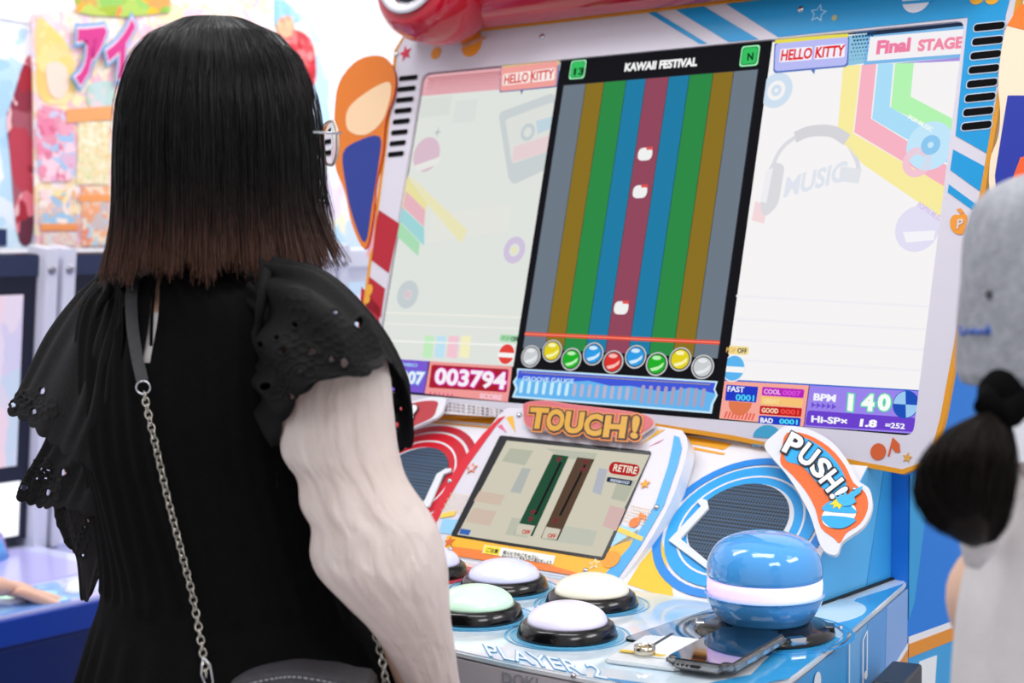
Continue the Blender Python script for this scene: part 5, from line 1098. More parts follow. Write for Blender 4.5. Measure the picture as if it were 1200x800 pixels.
sheet('shoulder_ruffle', [[(72, 470, 1.69), (100, 460, 1.62), (130, 455, 1.56), (150, 460, 1.53)], [(52, 520, 1.70), (85, 515, 1.63), (115, 510, 1.57), (145, 520, 1.53)], [(34, 552, 1.70), (60, 556, 1.66), (95, 560, 1.60), (140, 570, 1.54)], [(20, 582, 1.70), (48, 592, 1.67), (80, 594, 1.61), (135, 610, 1.55)]],
      150, 100, lace_m, wom, scallop=(8, 4.0), pleat=0.003, npl=5, eyelets=eyl, flowers=[(50, 555, 12), (72, 560, 10), (35, 572, 9), (58, 578, 9)])
sheet('shoulder_ruffle', [[(70, 560, 1.66), (100, 550, 1.60), (135, 545, 1.55), (160, 550, 1.53)], [(64, 598, 1.66), (96, 600, 1.60), (130, 600, 1.56), (158, 600, 1.53)], [(76, 632, 1.65), (98, 640, 1.61), (124, 640, 1.57), (142, 640, 1.54)], [(90, 650, 1.65), (100, 664, 1.62), (116, 668, 1.59), (128, 655, 1.56)], [(95, 700, 1.64), (101, 702, 1.63), (106, 698, 1.61), (122, 656, 1.58)]],
      120, 110, lace_m, wom, scallop=(6, 3.0), pleat=0.002, npl=4, eyelets=[(78, 593, 2.8), (100, 617, 1.2), (98, 626, 1.0), (104, 610, 1.2), (98, 650, 1.6)], flowers=[(82, 606, 10), (92, 632, 9)])
tube('shoulder_gathering', [at(x, y, d) for x, y, d in ((114, 326, 1.60), (122, 318, 1.57), (132, 324, 1.55), (128, 340, 1.54), (118, 355, 1.54), (112, 372, 1.54))], [0.003, 0.005, 0.004, 0.005, 0.004, 0.002], lace_m, wom, 8)
tube('shoulder_gathering', [at(x, y, d) for x, y, d in ((306, 306, 1.46), (312, 322, 1.43), (308, 345, 1.42), (304, 370, 1.42), (303, 400, 1.43))], [0.003, 0.006, 0.005, 0.004, 0.003], lace_m, wom, 8)

# white crinkled sleeve around the right arm
slv_m = bpy.data.materials.new('crinkled_white_voile'); slv_m.use_nodes = True; nt = slv_m.node_tree; b = nt.nodes['Principled BSDF']
b.inputs['Base Color'].default_value = lin('fbf1ec'); b.inputs['Roughness'].default_value = 0.8; b.inputs['Sheen Weight'].default_value = 0.2
b.inputs['Specular IOR Level'].default_value = 0.2
tc = nt.nodes.new('ShaderNodeTexCoord'); mp = nt.nodes.new('ShaderNodeMapping'); mp.inputs['Scale'].default_value = (1, 1, 0.28); mp.inputs['Rotation'].default_value = (0.2, 0.25, 0)
n1_ = nt.nodes.new('ShaderNodeTexNoise'); n1_.inputs['Scale'].default_value = 60; n1_.inputs['Detail'].default_value = 6; n1_.inputs['Distortion'].default_value = 0.6
n2_ = nt.nodes.new('ShaderNodeTexNoise'); n2_.inputs['Scale'].default_value = 900; n2_.inputs['Detail'].default_value = 1
ad = nt.nodes.new('ShaderNodeMath'); ad.operation = 'MULTIPLY_ADD'; ad.inputs[1].default_value = 0.08
bp_n = nt.nodes.new('ShaderNodeBump'); bp_n.inputs['Strength'].default_value = 0.7; bp_n.inputs['Distance'].default_value = 0.010
nt.links.new(tc.outputs['Object'], mp.inputs[0]); nt.links.new(mp.outputs[0], n1_.inputs['Vector']); nt.links.new(tc.outputs['Object'], n2_.inputs['Vector'])
nt.links.new(n2_.outputs[0], ad.inputs[0]); nt.links.new(n1_.outputs[0], ad.inputs[2]); nt.links.new(ad.outputs[0], bp_n.inputs['Height']); nt.links.new(bp_n.outputs[0], b.inputs['Normal'])
trn = nt.nodes.new('ShaderNodeBsdfTranslucent'); trn.inputs[0].default_value = lin('f6ece8'); tsp = nt.nodes.new('ShaderNodeBsdfTransparent')
m1 = nt.nodes.new('ShaderNodeMixShader'); m1.inputs[0].default_value = 0.34; m2_ = nt.nodes.new('ShaderNodeMixShader'); m2_.inputs[0].default_value = 0.08
outn = nt.nodes['Material Output']; nt.links.new(b.outputs[0], m1.inputs[1]); nt.links.new(trn.outputs[0], m1.inputs[2]); nt.links.new(m1.outputs[0], m2_.inputs[1]); nt.links.new(tsp.outputs[0], m2_.inputs[2]); nt.links.new(m2_.outputs[0], outn.inputs[0])
SL = [(395, 360, 440, 1.435), (420, 345, 452, 1.43), (448, 336, 458, 1.425), (480, 331, 461, 1.42), (530, 330, 467, 1.415), (560, 348, 476, 1.41), (592, 352, 497, 1.405), (616, 364, 511, 1.40), (648, 364, 521, 1.40), (672, 373, 524, 1.40), (704, 403, 526, 1.405), (732, 431, 529, 1.415), (760, 451, 533, 1.43), (796, 471, 538, 1.45), (830, 486, 545, 1.48), (870, 500, 550, 1.52)]
sr = smooth_open(SL, 190); NV = 150; V = []; F = []
for i, (y, x0, x1, dp_) in enumerate(sr):
    c = at((x0+x1)/2, y, dp_); hw = (x1-x0)/2/FPX*dp_
    ax_ = CR; ay = CF-CF[2]*np.array([0, 0, 1.]); dep = min(hw*0.85, 0.062)
    for k in range(NV):
        t = 2*pi*k/NV
        wob = 1+0.035*sin(5*t+i*0.05)+0.022*sin(11*t+i*0.13+1.7*sin(i*0.09))+0.012*sin(23*t-i*0.21)
        edge = abs(cos(t)); wob = 1+(wob-1)*(1-0.75*edge**3)
        wob2 = 1+0.05*sin(9*t+i*0.07+sin(i*.2))+0.03*sin(17*t-i*0.11)
        q1 = mnoise.noise(Vector((cos(t)*2.6+i*0.008, sin(t)*2.6, i*0.018))); q2 = mnoise.noise(Vector((cos(t)*11+i*0.03, sin(t)*11, i*0.02))); q3 = 1-abs(mnoise.noise(Vector((cos(t)*6-i*0.035, sin(t)*6+3, i*0.018))))*2
        cr_ = 0.10*q1+0.018*q2+0.035*max(0, q3)**3
        wob = 1+(wob-1)*0.6+cr_*0.25; wob2 = 1+(wob2-1)*0.5+cr_
        V.append(c+ax_*cos(t)*hw*wob+ay*sin(t)*dep*wob2)
for i in range(len(sr)-1):
    for k in range(NV): F.append([i*NV+k, i*NV+(k+1) % NV, (i+1)*NV+(k+1) % NV, (i+1)*NV+k])
o = mesh('white_sleeve', V, F, slv_m, wom, True)
tube('left_sleeve', [(-0.06, -0.78, 1.20), (-0.095, -0.775, 1.16), (-0.12, -0.755, 1.11), (-0.135, -0.745, 1.07)], [0.036, 0.042, 0.042, 0.040], slv_m, wom, 24, label='white sleeve end under the black lace')

# hair: a bob of fine strands over a close shell
hair_m = bpy.data.materials.new('black_hair'); hair_m.use_nodes = True; nt = hair_m.node_tree; b = nt.nodes['Principled BSDF']
tc = nt.nodes.new('ShaderNodeTexCoord'); sx = nt.nodes.new('ShaderNodeSeparateXYZ'); mr = nt.nodes.new('ShaderNodeMapRange'); rp = nt.nodes.new('ShaderNodeValToRGB')
mr.inputs[1].default_value = 1.315; mr.inputs[2].default_value = 1.43; mr.clamp = True; rp.color_ramp.elements[0].color = lin('49291f'); rp.color_ramp.elements[1].color = lin('070607')
nt.links.new(tc.outputs['Object'], sx.inputs[0]); nt.links.new(sx.outputs[2], mr.inputs[0]); geo = nt.nodes.new('ShaderNodeNewGeometry'); mxr = nt.nodes.new('ShaderNodeMath'); mxr.operation = 'MULTIPLY_ADD'; mxr.inputs[1].default_value = -0.30
rp.color_ramp.elements[0].color = lin('523428'); e_ = rp.color_ramp.elements.new(0.30); e_.color = lin('241611'); e_ = rp.color_ramp.elements.new(0.62); e_.color = lin('0b0808')
nt.links.new(geo.outputs['Random Per Island'], mxr.inputs[0]); nt.links.new(mr.outputs[0], mxr.inputs[2]); nt.links.new(mxr.outputs[0], rp.inputs[0]); nt.links.new(rp.outputs[0], b.inputs['Base Color'])
mr2 = nt.nodes.new('ShaderNodeMapRange'); mr2.inputs[3].default_value = 0.20; mr2.inputs[4].default_value = 0.50; nt.links.new(geo.outputs['Random Per Island'], mr2.inputs[0]); nt.links.new(mr2.outputs[0], b.inputs['Roughness'])
b.inputs['Specular IOR Level'].default_value = 0.30
def Wz(y, d=1.57): return CAM[2]+(274.5-y)/FPX*d
HP = np.array([(21, 0.002, 0), (24, 0.030, -0.004), (42, 0.062, -0.004), (66, 0.080, -0.003), (90, 0.0885, 0.0), (120, 0.0955, 0.0), (150, 0.0985, 0.0), (190, 0.1005, 0.0), (235, 0.1015, 0.0), (270, 0.1030, 0.0), (300, 0.1065, 0.002), (325, 0.110, 0.004)])
hcx = np.array([0.1165, -0.7905]); ftheta = atan2(FW[1], FW[0])
def hair_pt(y, th, layer, flare=0.0):
    r_ = np.interp(y, HP[:, 0], HP[:, 1]); back = np.cos(th-ftheta)        # 1 = front
    ell = 1+0.03*back
    rr = r_*layer*ell+flare
    return np.array([hcx[0]+rr*cos(th), hcx[1]+rr*sin(th), Wz(y)])
sh = []; 
NS = 7600; MP = 15; P = np.zeros((NS, MP, 3)); R_ = np.zeros((NS, MP))
th_view = atan2(CR[1], CR[0])                     # towards the right of the picture
for i in range(NS):
    th = rng.uniform(-pi, pi); dth = (th-ftheta+pi) % (2*pi)-pi
    cl = np.floor(th*13)/13+0.04*np.sin(np.floor(th*13)*9.1)+0.035; th0 = th; th = th*0.30+cl*0.70
    front = abs(dth) < 0.72; dv = (th0-th_view+pi) % (2*pi)-pi
    yend = 305+11*sin(23*cl)+6*sin(61*cl)+rng.normal(0, 6) if not front else rng.uniform(95, 118)
    if not front: yend += 8*np.exp(-((dv+2.6)/0.5)**2)
    if rng.random() < 0.12 and not front: yend -= rng.uniform(0, 40)
    flick = (0.030*np.exp(-((dv-0.0)/0.55)**2) + 0.004+0.004*sin(17*cl)) * rng.uniform(0.1, 1.0)
    layer = 1-abs(rng.normal(0, 0.035)); ph_ = rng.uniform(0, 6.28); amp = rng.uniform(0, 0.05); drift = rng.normal(0, 0.05)
    y0 = 22+rng.uniform(0, 4)
    ss = np.linspace(0, 1, MP)
    for j, s in enumerate(ss):
        y = y0+(yend-y0)*(s**1.35)
        fl_ = flick*max(0, (y-215)/100)**1.6 if y > 215 else 0
        cs = min(1, s*1.2)**1.5; tt = th0*(1-cs)+th*cs+amp*sin(ph_+3*s)+drift*s*s
        if y < 40: tt = th0
        P[i, j] = hair_pt(y, tt, layer*(1+0.012*sin(ph_*3+7*s)), fl_)
        R_[i, j] = 0.00042*(1-0.55*s)+0.00006
strands('hair', P, R_, hair_m, wom, label='straight black bob with browner tips')
V = []; F = []; ys = list(np.linspace(23, 300, 30)); nk = 60
for y in ys:
    for k in range(nk):
        th = ftheta+2*pi*k/nk; dd = abs((th-ftheta+pi) % (2*pi)-pi); yy = min(y, 105) if dd < 0.70 else y
        V.append(hair_pt(yy, th, 0.90 if yy > 60 else 0.93))
for i in range(len(ys)-1):
    for k in range(nk): F.append([i*nk+k, i*nk+(k+1) % nk, (i+1)*nk+(k+1) % nk, (i+1)*nk+k])
mesh('hair_underlayer', V, F, hair_m, wom, True)
# loose hairs at the crown and beside the face
NS2 = 260; P = np.zeros((NS2, 10, 3)); R_ = np.full((NS2, 10), 0.00016)
for i in range(NS2):
    if i < 120: th = rng.uniform(-pi, pi); ya = rng.uniform(22, 60); yb = ya+rng.uniform(20, 120); lay = rng.uniform(1.0, 1.045)
    else: th = th_view+rng.normal(0.1, 0.25); ya = rng.uniform(60, 150); yb = rng.uniform(240, 312); lay = rng.uniform(0.98, 1.05)
    for j in range(10):
        s = j/9; P[i, j] = hair_pt(ya+(yb-ya)*s, th+0.1*s*rng.uniform(.9, 1.1), lay, 0.02*max(0, s-0.7) if i >= 120 else 0)
strands('loose_hairs', P, R_, hair_m, wom)

# glasses worn by the woman
gl = empty('glasses', (HC[0], HC[1]+0.1, HC[2]), 'clear-framed glasses worn by the black-haired person', 'glasses')
fv = np.array(FW)/np.linalg.norm(FW); sv = np.cross(fv, [0, 0, 1]); uv = np.array([0, 0, 1.]); gc = np.array([*hcx, Wz(166)])+fv*0.108+sv*0.008
for s_ in (-1, 1):
    c = gc+sv*s_*0.036-fv*0.004
    pts_ = [c+sv*0.0270*cos(t)+uv*(0.0215*sin(t))*(1 if sin(t) > 0 else 1.0)-fv*0.006*(cos(t)*s_ > 0)*abs(cos(t)) for t in np.linspace(0, 2*pi, 41)[:-1]]
    rim = tube('rim', pts_, 0.0017, M('ead8cc', .15, trans=.45, coat=.4), gl, 8, closed=True)
    Vq = [c]+pts_; mesh('lens', Vq, [[0, k+1, (k+1) % 40+1] for k in range(40)], M('ffffff', .02, trans=1.0, ior=1.05), rim, True)
    hinge = c+sv*s_*0.029+uv*0.008
    tube('temple', [hinge-fv*0.003, hinge-fv*0.02+sv*s_*0.001, hinge-fv*0.06-sv*s_*0.004, hinge-fv*0.10-sv*s_*0.006], 0.0014, CHROME, gl, 8)
tube('bridge', [gc-sv*0.011+uv*0.004, gc+uv*0.007+fv*0.002, gc+sv*0.011+uv*0.004], 0.0013, CHROME, gl, 8)

# shoulder bag: leather strap, chain, bag at the right hip
bag = empty('shoulder_bag', (0.20, -0.98, 0.80), 'dark grey shoulder bag with white stitching and silver chain, on the black-dressed back', 'bag')
sp_ = [on_dress(x, y, 0.010) for x, y in ((176, 312), (160, 322), (154, 345), (155, 380), (160, 415), (167, 447))]
sp_ = smooth_open([tuple(p) for p in sp_], 26)
wd_ = 0.0055; V = []; F = []
for i, p in enumerate(sp_):
    d = sp_[min(i+1, 25)]-sp_[max(i-1, 0)]; d /= np.linalg.norm(d); vw = CAM-p; vw /= np.linalg.norm(vw); s_ = np.cross(d, vw); s_ /= np.linalg.norm(s_)
    nn = np.cross(s_, d)
    for a, q in ((-1, 1), (1, 1), (1, -1), (-1, -1)): V.append(p+s_*a*wd_+nn*q*0.0012)
for i in range(25):
    for k in range(4): F.append([i*4+k, i*4+(k+1) % 4, (i+1)*4+(k+1) % 4, (i+1)*4+k])
F += [[3, 2, 1, 0], [100, 101, 102, 103]]
mesh('strap', V, F, noisy('17171a', '202024', 200, .5, .3, bscale=900), bag)
rc = on_dress(168, 454, 0.009)
cu = np.array([0, 0, 1.]); tube('strap_ring', [np.array(rc)+CR*0.0065*cos(t)+cu*0.006*sin(t) for t in np.linspace(0, 2*pi, 21)[:-1]], 0.0009, CHROME, bag, 8, closed=True)
def chain(path, nm='chain_link'):
    L_ = smooth_open(path, 400); seg = np.r_[0, np.cumsum(np.linalg.norm(np.diff(L_, axis=0), axis=1))]; step = 0.0062; n_ = int(seg[-1]/step); proto = None
    for k in range(n_):
        s = (k+0.5)*step; p = np.array([np.interp(s, seg, L_[:, q]) for q in range(3)]); p2 = np.array([np.interp(s+0.002, seg, L_[:, q]) for q in range(3)])
        d = (p2-p)/np.linalg.norm(p2-p); M3 = Vector(d).to_track_quat('Z', 'Y').to_matrix() @ Matrix.Rotation(radians(20 if k % 2 else 95), 3, 'Z')
        if proto is None:
            V = []; F = []; na, nb = 16, 6
            for i in range(na):
                t = 2*pi*i/na; cx_, cz_ = 0.0030*cos(t), 0.0044*sin(t); nx2, nz2 = cos(t), sin(t)
                for j in range(nb): u_ = 2*pi*j/nb; V.append((cx_+0.0008*cos(u_)*nx2, 0.0008*sin(u_), cz_+0.0008*cos(u_)*nz2))
            for i in range(na):
                for j in range(nb): F.append([i*nb+j, i*nb+(j+1) % nb, ((i+1) % na)*nb+(j+1) % nb, ((i+1) % na)*nb+j])
            me = bpy.data.meshes.new(nm); me.from_pydata(V, [], F); me.materials.append(M('b8b2a8', .22, 1.0)); me.polygons.foreach_set('use_smooth', [True]*len(F)); proto = me
        o = bpy.data.objects.new(nm, proto); COL.objects.link(o); o.parent = bag; o.matrix_parent_inverse = WM(bag).inverted()
        o.location = p; o.rotation_euler = M3.to_euler()
chain([tuple(on_dress(x, y, 0.008)) for x, y in ((169, 460), (174, 485), (181, 515), (189, 550), (197, 585), (206, 620), (215, 655), (224, 690), (231, 725), (237, 760), (243, 800))])
chain([tuple(at(x, y, d)) for x, y, d in ((438, 735, 1.43), (445, 760, 1.42), (450, 785, 1.41), (454, 815, 1.41))])
# bag body, a soft flap bag seen from above and behind
bpx = [(262, 818), (272, 805), (290, 796), (320, 789), (345, 787), (380, 792), (410, 800), (436, 810), (440, 875), (430, 930), (280, 930), (262, 870)]
bo = [at(x, y, 1.385) for x, y in bpx]; n_ = len(bo); bsm = smooth_closed([tuple(p) for p in bo], 3)
Vb = [np.array(p) for p in bsm]+[np.array(p)+CF*0.05+np.array([0, 0, 0.004]) for p in bsm]; m_ = len(bsm)
bag_m = noisy('3a383c', '464449', 160, .45, .4, bscale=700)
bb_ = mesh('bag_body', Vb, [list(range(m_))[::-1], list(range(m_, 2*m_))]+[[i, (i+1) % m_, (i+1) % m_+m_, i+m_] for i in range(m_)], bag_m, bag)
for k in range(34):
    t = k/34; a = np.array(smooth_open([at(x, y+6, 1.383) for x, y in bpx[:8]], 35)[k]); b2_ = np.array(smooth_open([at(x, y+6, 1.383) for x, y in bpx[:8]], 35)[k+1])
    tube('stitch', [a, a+(b2_-a)*0.62], 0.00045, M('c8c8cc', .6), bb_, 5)
for x in (313, 341):
    tube('buckle_pin', [at(x, 803, 1.380), at(x+1, 830, 1.380)], 0.0016, CHROME, bb_, 8)
tube('chain_clasp', [at(x, y, 1.40) for x, y in ((238, 770), (236, 790), (242, 806), (250, 800), (246, 778), (238, 770))], 0.0009, CHROME, bag, 8)

# ---------------------------------------------------------------- the child in a grey cap, close at the right
def Pc(px_, py_, d=1.10): return at(px_, py_, d)
ch_c = at(1300, 400, 1.12)
cx, cy = float(ch_c[0]), float(ch_c[1])
kid = empty('person', (cx, cy, 0), 'child at right edge in grey cap and pale shirt, dark ponytail, seen from behind', 'person')
KF = np.array([0.93, 0.37, 0.0]); KF /= np.linalg.norm(KF); kh = at(1296, 330, 1.10)
J = [(cx, cy, 0.78, 0.105, 0.085), (cx, cy, 0.92, 0.095, 0.078), (cx, cy, 1.04, 0.105, 0.08), (cx, cy, 1.115, 0.085, 0.06), (kh[0]*.6+cx*.4, kh[1]*.6+cy*.4, 1.185, 0.038), (kh[0]-0.0, kh[1], 1.235, 0.04)]
B = [(0, 1), (1, 2), (2, 3), (3, 4), (4, 5)]
khc = (kh[0], kh[1], 1.325)
head_joints(J, B, 5, khc, KF, 0.86)
ksd = np.cross(KF, [0, 0, 1.])                                   # towards the child's right
lsh = np.array([cx, cy, 1.10])-ksd*0.125; 
ks1 = at(1150, 620, 1.10); kr = at(1128, 700, 1.10); 
sh_l = limb(3, [(*at(1208, 622, 1.18), 0.030), (*at(1139, 695, 1.17), 0.028), (*at(1172, 775, 1.19), 0.024), (*at(1180, 850, 1.2), 0.022), (*at(1240, 860, 1.30), 0.018)])
hand_joints(J, B, sh_l, J[sh_l][:3], at(1320, 860, 1.38)-at(1240, 860, 1.30), (0, 0, 1), -ksd*-1, 0.75)
o2 = np.array([cx, cy, 0])+ksd*0.0
rr2 = limb(3, [(*(np.array([cx, cy, 1.085])+np.array([0.085, -0.065, 0])), 0.030), (*(np.array([cx, cy, 0.98])+np.array([0.13, -0.10, 0])), 0.028), (*(np.array([cx, cy, 0.87])+np.array([0.15, -0.08, 0])), 0.024), (*(np.array([cx, cy, 0.86])+np.array([0.29, 0.0, 0])), 0.018)])
hand_joints(J, B, rr2, J[rr2][:3], (0.9, 0.3, 0), (0, 0, 1), (0, 1, 0), 0.75)
for s_ in (-1, 1):
    b0_ = np.array([cx, cy, 0])+ksd*s_*0.065
    limb(0, [(b0_[0], b0_[1], 0.68, 0.07), (b0_[0], b0_[1], 0.40, 0.048), (b0_[0], b0_[1], 0.22, 0.042), (b0_[0], b0_[1], 0.08, 0.030), (b0_[0]+0.09*KF[0], b0_[1]+0.09*KF[1], 0.04, 0.03)])
figure('body', J, B, kid); face_parts(kid, (kh[0], kh[1], 1.315), KF, 0.86)
shirt_m = noisy('d8d2d2', 'e4dede', 14, 0.8, 0.3, bscale=60, sheen=0.1)
rowS = [(555, 1192, 1420), (580, 1165, 1440), (605, 1147, 1452), (625, 1143, 1460), (650, 1141, 1465), (700, 1128, 1465), (760, 1121, 1462), (800, 1118, 1462), (900, 1112, 1466), (1010, 1106, 1470)]
rs_ = smooth_open(rowS, 60); V = []; F = []; NV = 72
for i, (y, x0, x1) in enumerate(rs_):
    dq = 1.14; c = at((x0+x1)/2, y, dq); hw = (x1-x0)/2/FPX*dq; ay = CF-CF[2]*np.array([0, 0, 1.])
    for k in range(NV):
        t = 2*pi*k/NV; wob = 1+0.02*sin(5*t+i*0.07)+0.012*sin(13*t-i*.1)
        V.append(c+CR*cos(t)*hw*(wob if abs(cos(t)) < .9 else 1)+ay*sin(t)*0.085*wob)
for i in range(59):
    for k in range(NV): F.append([i*NV+k, i*NV+(k+1) % NV, (i+1)*NV+(k+1) % NV, (i+1)*NV+k])
F.append(list(range(NV)))
mesh('shirt', V, F, shirt_m, kid, True)
tube('sleeve_edge', [at(1192, 562, 1.09), at(1164, 585, 1.085), at(1150, 612, 1.08), at(1146, 640, 1.085), at(1140, 662, 1.09)], [0.010, 0.014, 0.014, 0.012, 0.006], shirt_m, kid, 12)
tube('shirt_sleeve', [at(1222, 585, 1.16), at(1205, 612, 1.17), at(1180, 650, 1.175)], [0.046, 0.050, 0.044], shirt_m, kid, 24)
q_ = np.array([cx, cy, 0.]); tube('shirt_sleeve', [q_+np.array([0.07, -0.055, 1.125]), q_+np.array([0.105, -0.08, 1.09]), q_+np.array([0.125, -0.095, 1.01])], [0.050, 0.056, 0.048], shirt_m, kid, 24)
lathe('shorts', smooth_prof([(0.10, 0.42), (0.12, 0.44), (0.13, 0.60), (0.12, 0.80), (0.10, 0.86)], 20), (cx, cy, 0), M('3a4660', .8), kid, n=36, sy=0.85)
for s_ in (-1, 1):
    b0_ = np.array([cx, cy, 0])+ksd*s_*0.065+KF*0.035
    lathe('shoe', smooth_prof([(0, 0.0), (0.040, 0.0), (0.042, 0.02), (0.036, 0.05), (0.028, 0.08)], 14), b0_, M('e8e4e8', .5), kid, n=28, sx=1.9, sy=1.3)
cap_m = noisy('9ea0a8', 'b2b4bc', 120, 0.85, 0.5, bscale=500)
# cap: a deep crown with a turned band, cloth panels meeting at the top
cp = smooth_open([(200, 0.004), (204, 0.040), (216, 0.066), (240, 0.083), (280, 0.0905), (330, 0.0935), (370, 0.0945), (415, 0.0950), (427, 0.0945), (427, 0.091), (300, 0.087)], 44)
V = []; F = []; NV = 96; kcx, kcy = at(1293, 400, 1.10)[:2]
for i, (y, r_) in enumerate(cp):
    z = CAM[2]+(274.5-y)/FPX*1.10
    for k in range(NV):
        t = 2*pi*k/NV; seam = 1-0.012*max(0, cos(6*t))**30*(1 if r_ > 0.02 else 0); w_ = 1+0.006*sin(9*t+y*.05); zz = z-0.010*max(0, sin(t-2.2))*(y > 380)
        V.append((kcx+r_*cos(t)*seam*w_*1.03, kcy+r_*sin(t)*seam*w_, zz))
for i in range(43):
    for k in range(NV): F.append([i*NV+k, i*NV+(k+1) % NV, (i+1)*NV+(k+1) % NV, (i+1)*NV+k])
cap = mesh('cap', V, F, cap_m, kid, True)
cab_ = [tuple(q) for q in V]
cbv = BVHTree.FromPolygons([Vector(v) for v in V], F)
def on_cap(x, y, off=0.0015):
    d = Vector(ray(x, y)).normalized(); h = cbv.ray_cast(Vector(CAM), d); return (h[0]-d*off) if h[0] else Vector(at(x, y, 1.03))
tube('embroidery', [on_cap(x, y) for x, y in ((1125, 381), (1126, 391), (1131, 391), (1134, 386), (1138, 391), (1142, 386), (1146, 391), (1151, 387), (1155, 391), (1158, 382), (1160, 392))], 0.0011, M('2f5fc0', .7), cap, 6)
tube('eyelet', [on_cap(1159+3*cos(t), 345+4*sin(t)) for t in np.linspace(0, 2*pi, 13)[:-1]], 0.0009, M('4a4c52', .7), cap, 6, closed=True)
# peak at the front of the cap
pk = []; 
for i in range(13):
    a_ = radians(-62+124*i/12); u_ = KF*cos(a_)+(-ksd)*sin(a_)*-1
    pk.append([np.array([kcx, kcy, 1.262])+u_*0.092, np.array([kcx, kcy, 1.250])+u_*(0.092+0.060*cos(a_*1.3))])
V = [p[0] for p in pk]+[p[1] for p in pk]+[p[0]-np.array([0, 0, .004]) for p in pk]+[p[1]-np.array([0, 0, .004]) for p in pk]
F = [[i, i+1, 13+i+1, 13+i] for i in range(12)]+[[26+i+1, 26+i, 39+i, 39+i+1] for i in range(12)]+[[13+i, 13+i+1, 39+i+1, 39+i] for i in range(12)]
mesh('cap_peak', V, F, cap_m, kid, True)
kh_m = bpy.data.materials.new('dark_brown_hair'); kh_m.use_nodes = True; b = kh_m.node_tree.nodes['Principled BSDF']; b.inputs['Base Color'].default_value = lin('160e0c'); b.inputs['Roughness'].default_value = 0.55; b.inputs['Specular IOR Level'].default_value = 0.18
# hair under the cap and the ponytail falling from its tie
lathe('hair_underlayer', smooth_prof([(0.0, -0.105), (0.045, -0.10), (0.068, -0.07), (0.080, -0.03), (0.078, 0.01), (0.06, 0.035), (0.0, 0.045)], 24), np.array(khc)-KF*0.010, kh_m, kid, n=40)
tie = [at(1188, 446, 1.075), at(1178, 462, 1.06), at(1172, 482, 1.05)]
tube('hair_tie', tie, [0.016, 0.0185, 0.016], M('040405', .9, spec=.1), kid, 20)
tube('hair_tie_fold', [at(1205, 450, 1.06), at(1195, 474, 1.045), at(1176, 486, 1.04), at(1158, 474, 1.045), at(1164, 452, 1.06)], [0.006, 0.010, 0.011, 0.010, 0.006], M('040405', .9, spec=.1), kid, 14)
ctr = smooth_open([(1180, 455, 1.06), (1168, 480, 1.05), (1148, 508, 1.045), (1134, 545, 1.04), (1130, 580, 1.045), (1135, 612, 1.05), (1146, 633, 1.055)], 16)
rad = smooth_open([(9,), (11,), (40,), (58,), (58,), (46,), (20,)], 16)[:, 0]
NS = 4200; P = np.zeros((NS, 16, 3)); R_ = np.zeros((NS, 16))
for i in range(NS):
    a_ = rng.uniform(-pi, pi); q = sqrt(rng.uniform(0.35, 1)); off = rng.uniform(0.82, 1.0); tw = rng.normal(0, 0.25); off = off*(1.0 if rng.random() > 0.10 else rng.uniform(1.03, 1.16))
    for j in range(16):
        rr = rad[j]*q*off*(1+0.04*sin(a_*7)); x, y, dq = ctr[j]; aa = a_+tw*j/15+0.06*sin(a_*23+j*.5)
        P[i, j] = at(x+rr*cos(aa), y+rr*sin(aa)*0.25, dq+rr*sin(aa)*0.95/FPX*1.05)
        R_[i, j] = 0.00055*(1-0.5*j/15)
strands('ponytail', P, R_, kh_m, kid)
tube('ponytail_core', [at(*q) for q in ctr], [r_*0.62/FPX*1.05 for r_ in rad], kh_m, kid, 20)

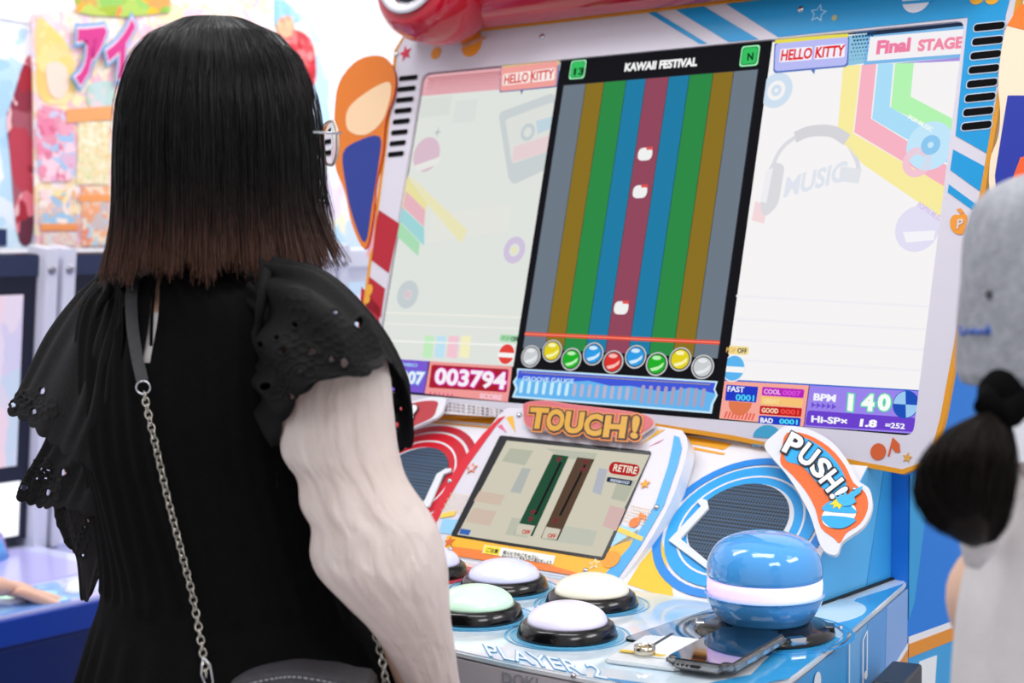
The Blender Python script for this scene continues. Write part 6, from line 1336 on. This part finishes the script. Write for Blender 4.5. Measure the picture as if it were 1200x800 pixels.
# ---------------------------------------------------------------- a player at the far left, only the hand reaches into view
hp_ = empty('person', (-1.02, -0.62, 0), 'bare hand of a player reaching in from the left edge to the lit buttons', 'person')
zc = 0.700
hw0 = at(-6, 686, 2.88); 
J = [(-0.86, -1.02, 0.86, 0.085, 0.07), (-0.86, -1.0, 1.02, 0.075, 0.055), (-0.93, -0.93, 1.00, 0.036), (-1.02, -0.80, 0.84, 0.030), (*(hw0+np.array([0.06, -0.16, 0.03])), 0.028), (*hw0, 0.021)]
B = [(0, 1), (1, 2), (2, 3), (3, 4), (4, 5)]
J = [J[0]]+J[1:]
J.append((-0.86, -1.02, 0.70, 0.09, 0.075)); B.append((0, 6)); J.append((-0.86, -1.03, 1.10, 0.034)); B.append((1, 7))
hd = at(54, 700, 2.97)-hw0
hand_joints(J, B, 5, hw0, hd, (0.1, 0, 1), (0.4, 0.3, -0.1), 1.12, curl=0.22, spread=0.10)
for s_ in (-1, 1):
    limb(6, [(-0.86+s_*0.06, -1.02, 0.60, 0.06), (-0.86+s_*0.06, -1.0, 0.34, 0.042), (-0.86+s_*0.06, -1.02, 0.07, 0.028), (-0.93+s_*0.06, -0.94, 0.035, 0.026)])
head_joints(J, B, 7, (-0.87, -1.02, 1.235), (-0.75, 0.65, 0), 0.84)
figure('body', J, B, hp_); face_parts(hp_, (-0.87, -1.02, 1.235), (-0.75, 0.65, 0), 0.84)
lathe('shirt', smooth_prof([(0.115, 0.62), (0.115, 0.80), (0.105, 0.95), (0.10, 1.02), (0.06, 1.075), (0.038, 1.09)], 24), (-0.86, -1.02, 0), M('c86a78', .8), hp_, n=36)
lathe('shorts', smooth_prof([(0.085, 0.36), (0.112, 0.40), (0.122, 0.52), (0.118, 0.64)], 16), (-0.86, -1.015, 0), M('34405c', .8), hp_, n=36)
for s_ in (-1, 1): lathe('shoe', smooth_prof([(0, 0.0), (0.036, 0.0), (0.038, 0.02), (0.033, 0.045), (0.026, 0.07)], 14), (-0.895+s_*0.06, -0.98, 0.0), M('e0dce4', .5), hp_, n=24, sy=1.8, sx=1.3)
lathe('hair', smooth_prof([(0.085, 0.0), (0.088, 0.04), (0.082, 0.09), (0.05, 0.125), (0.0, 0.135)], 20), (-0.862, -1.03, 1.215), kh_m, hp_, n=36)
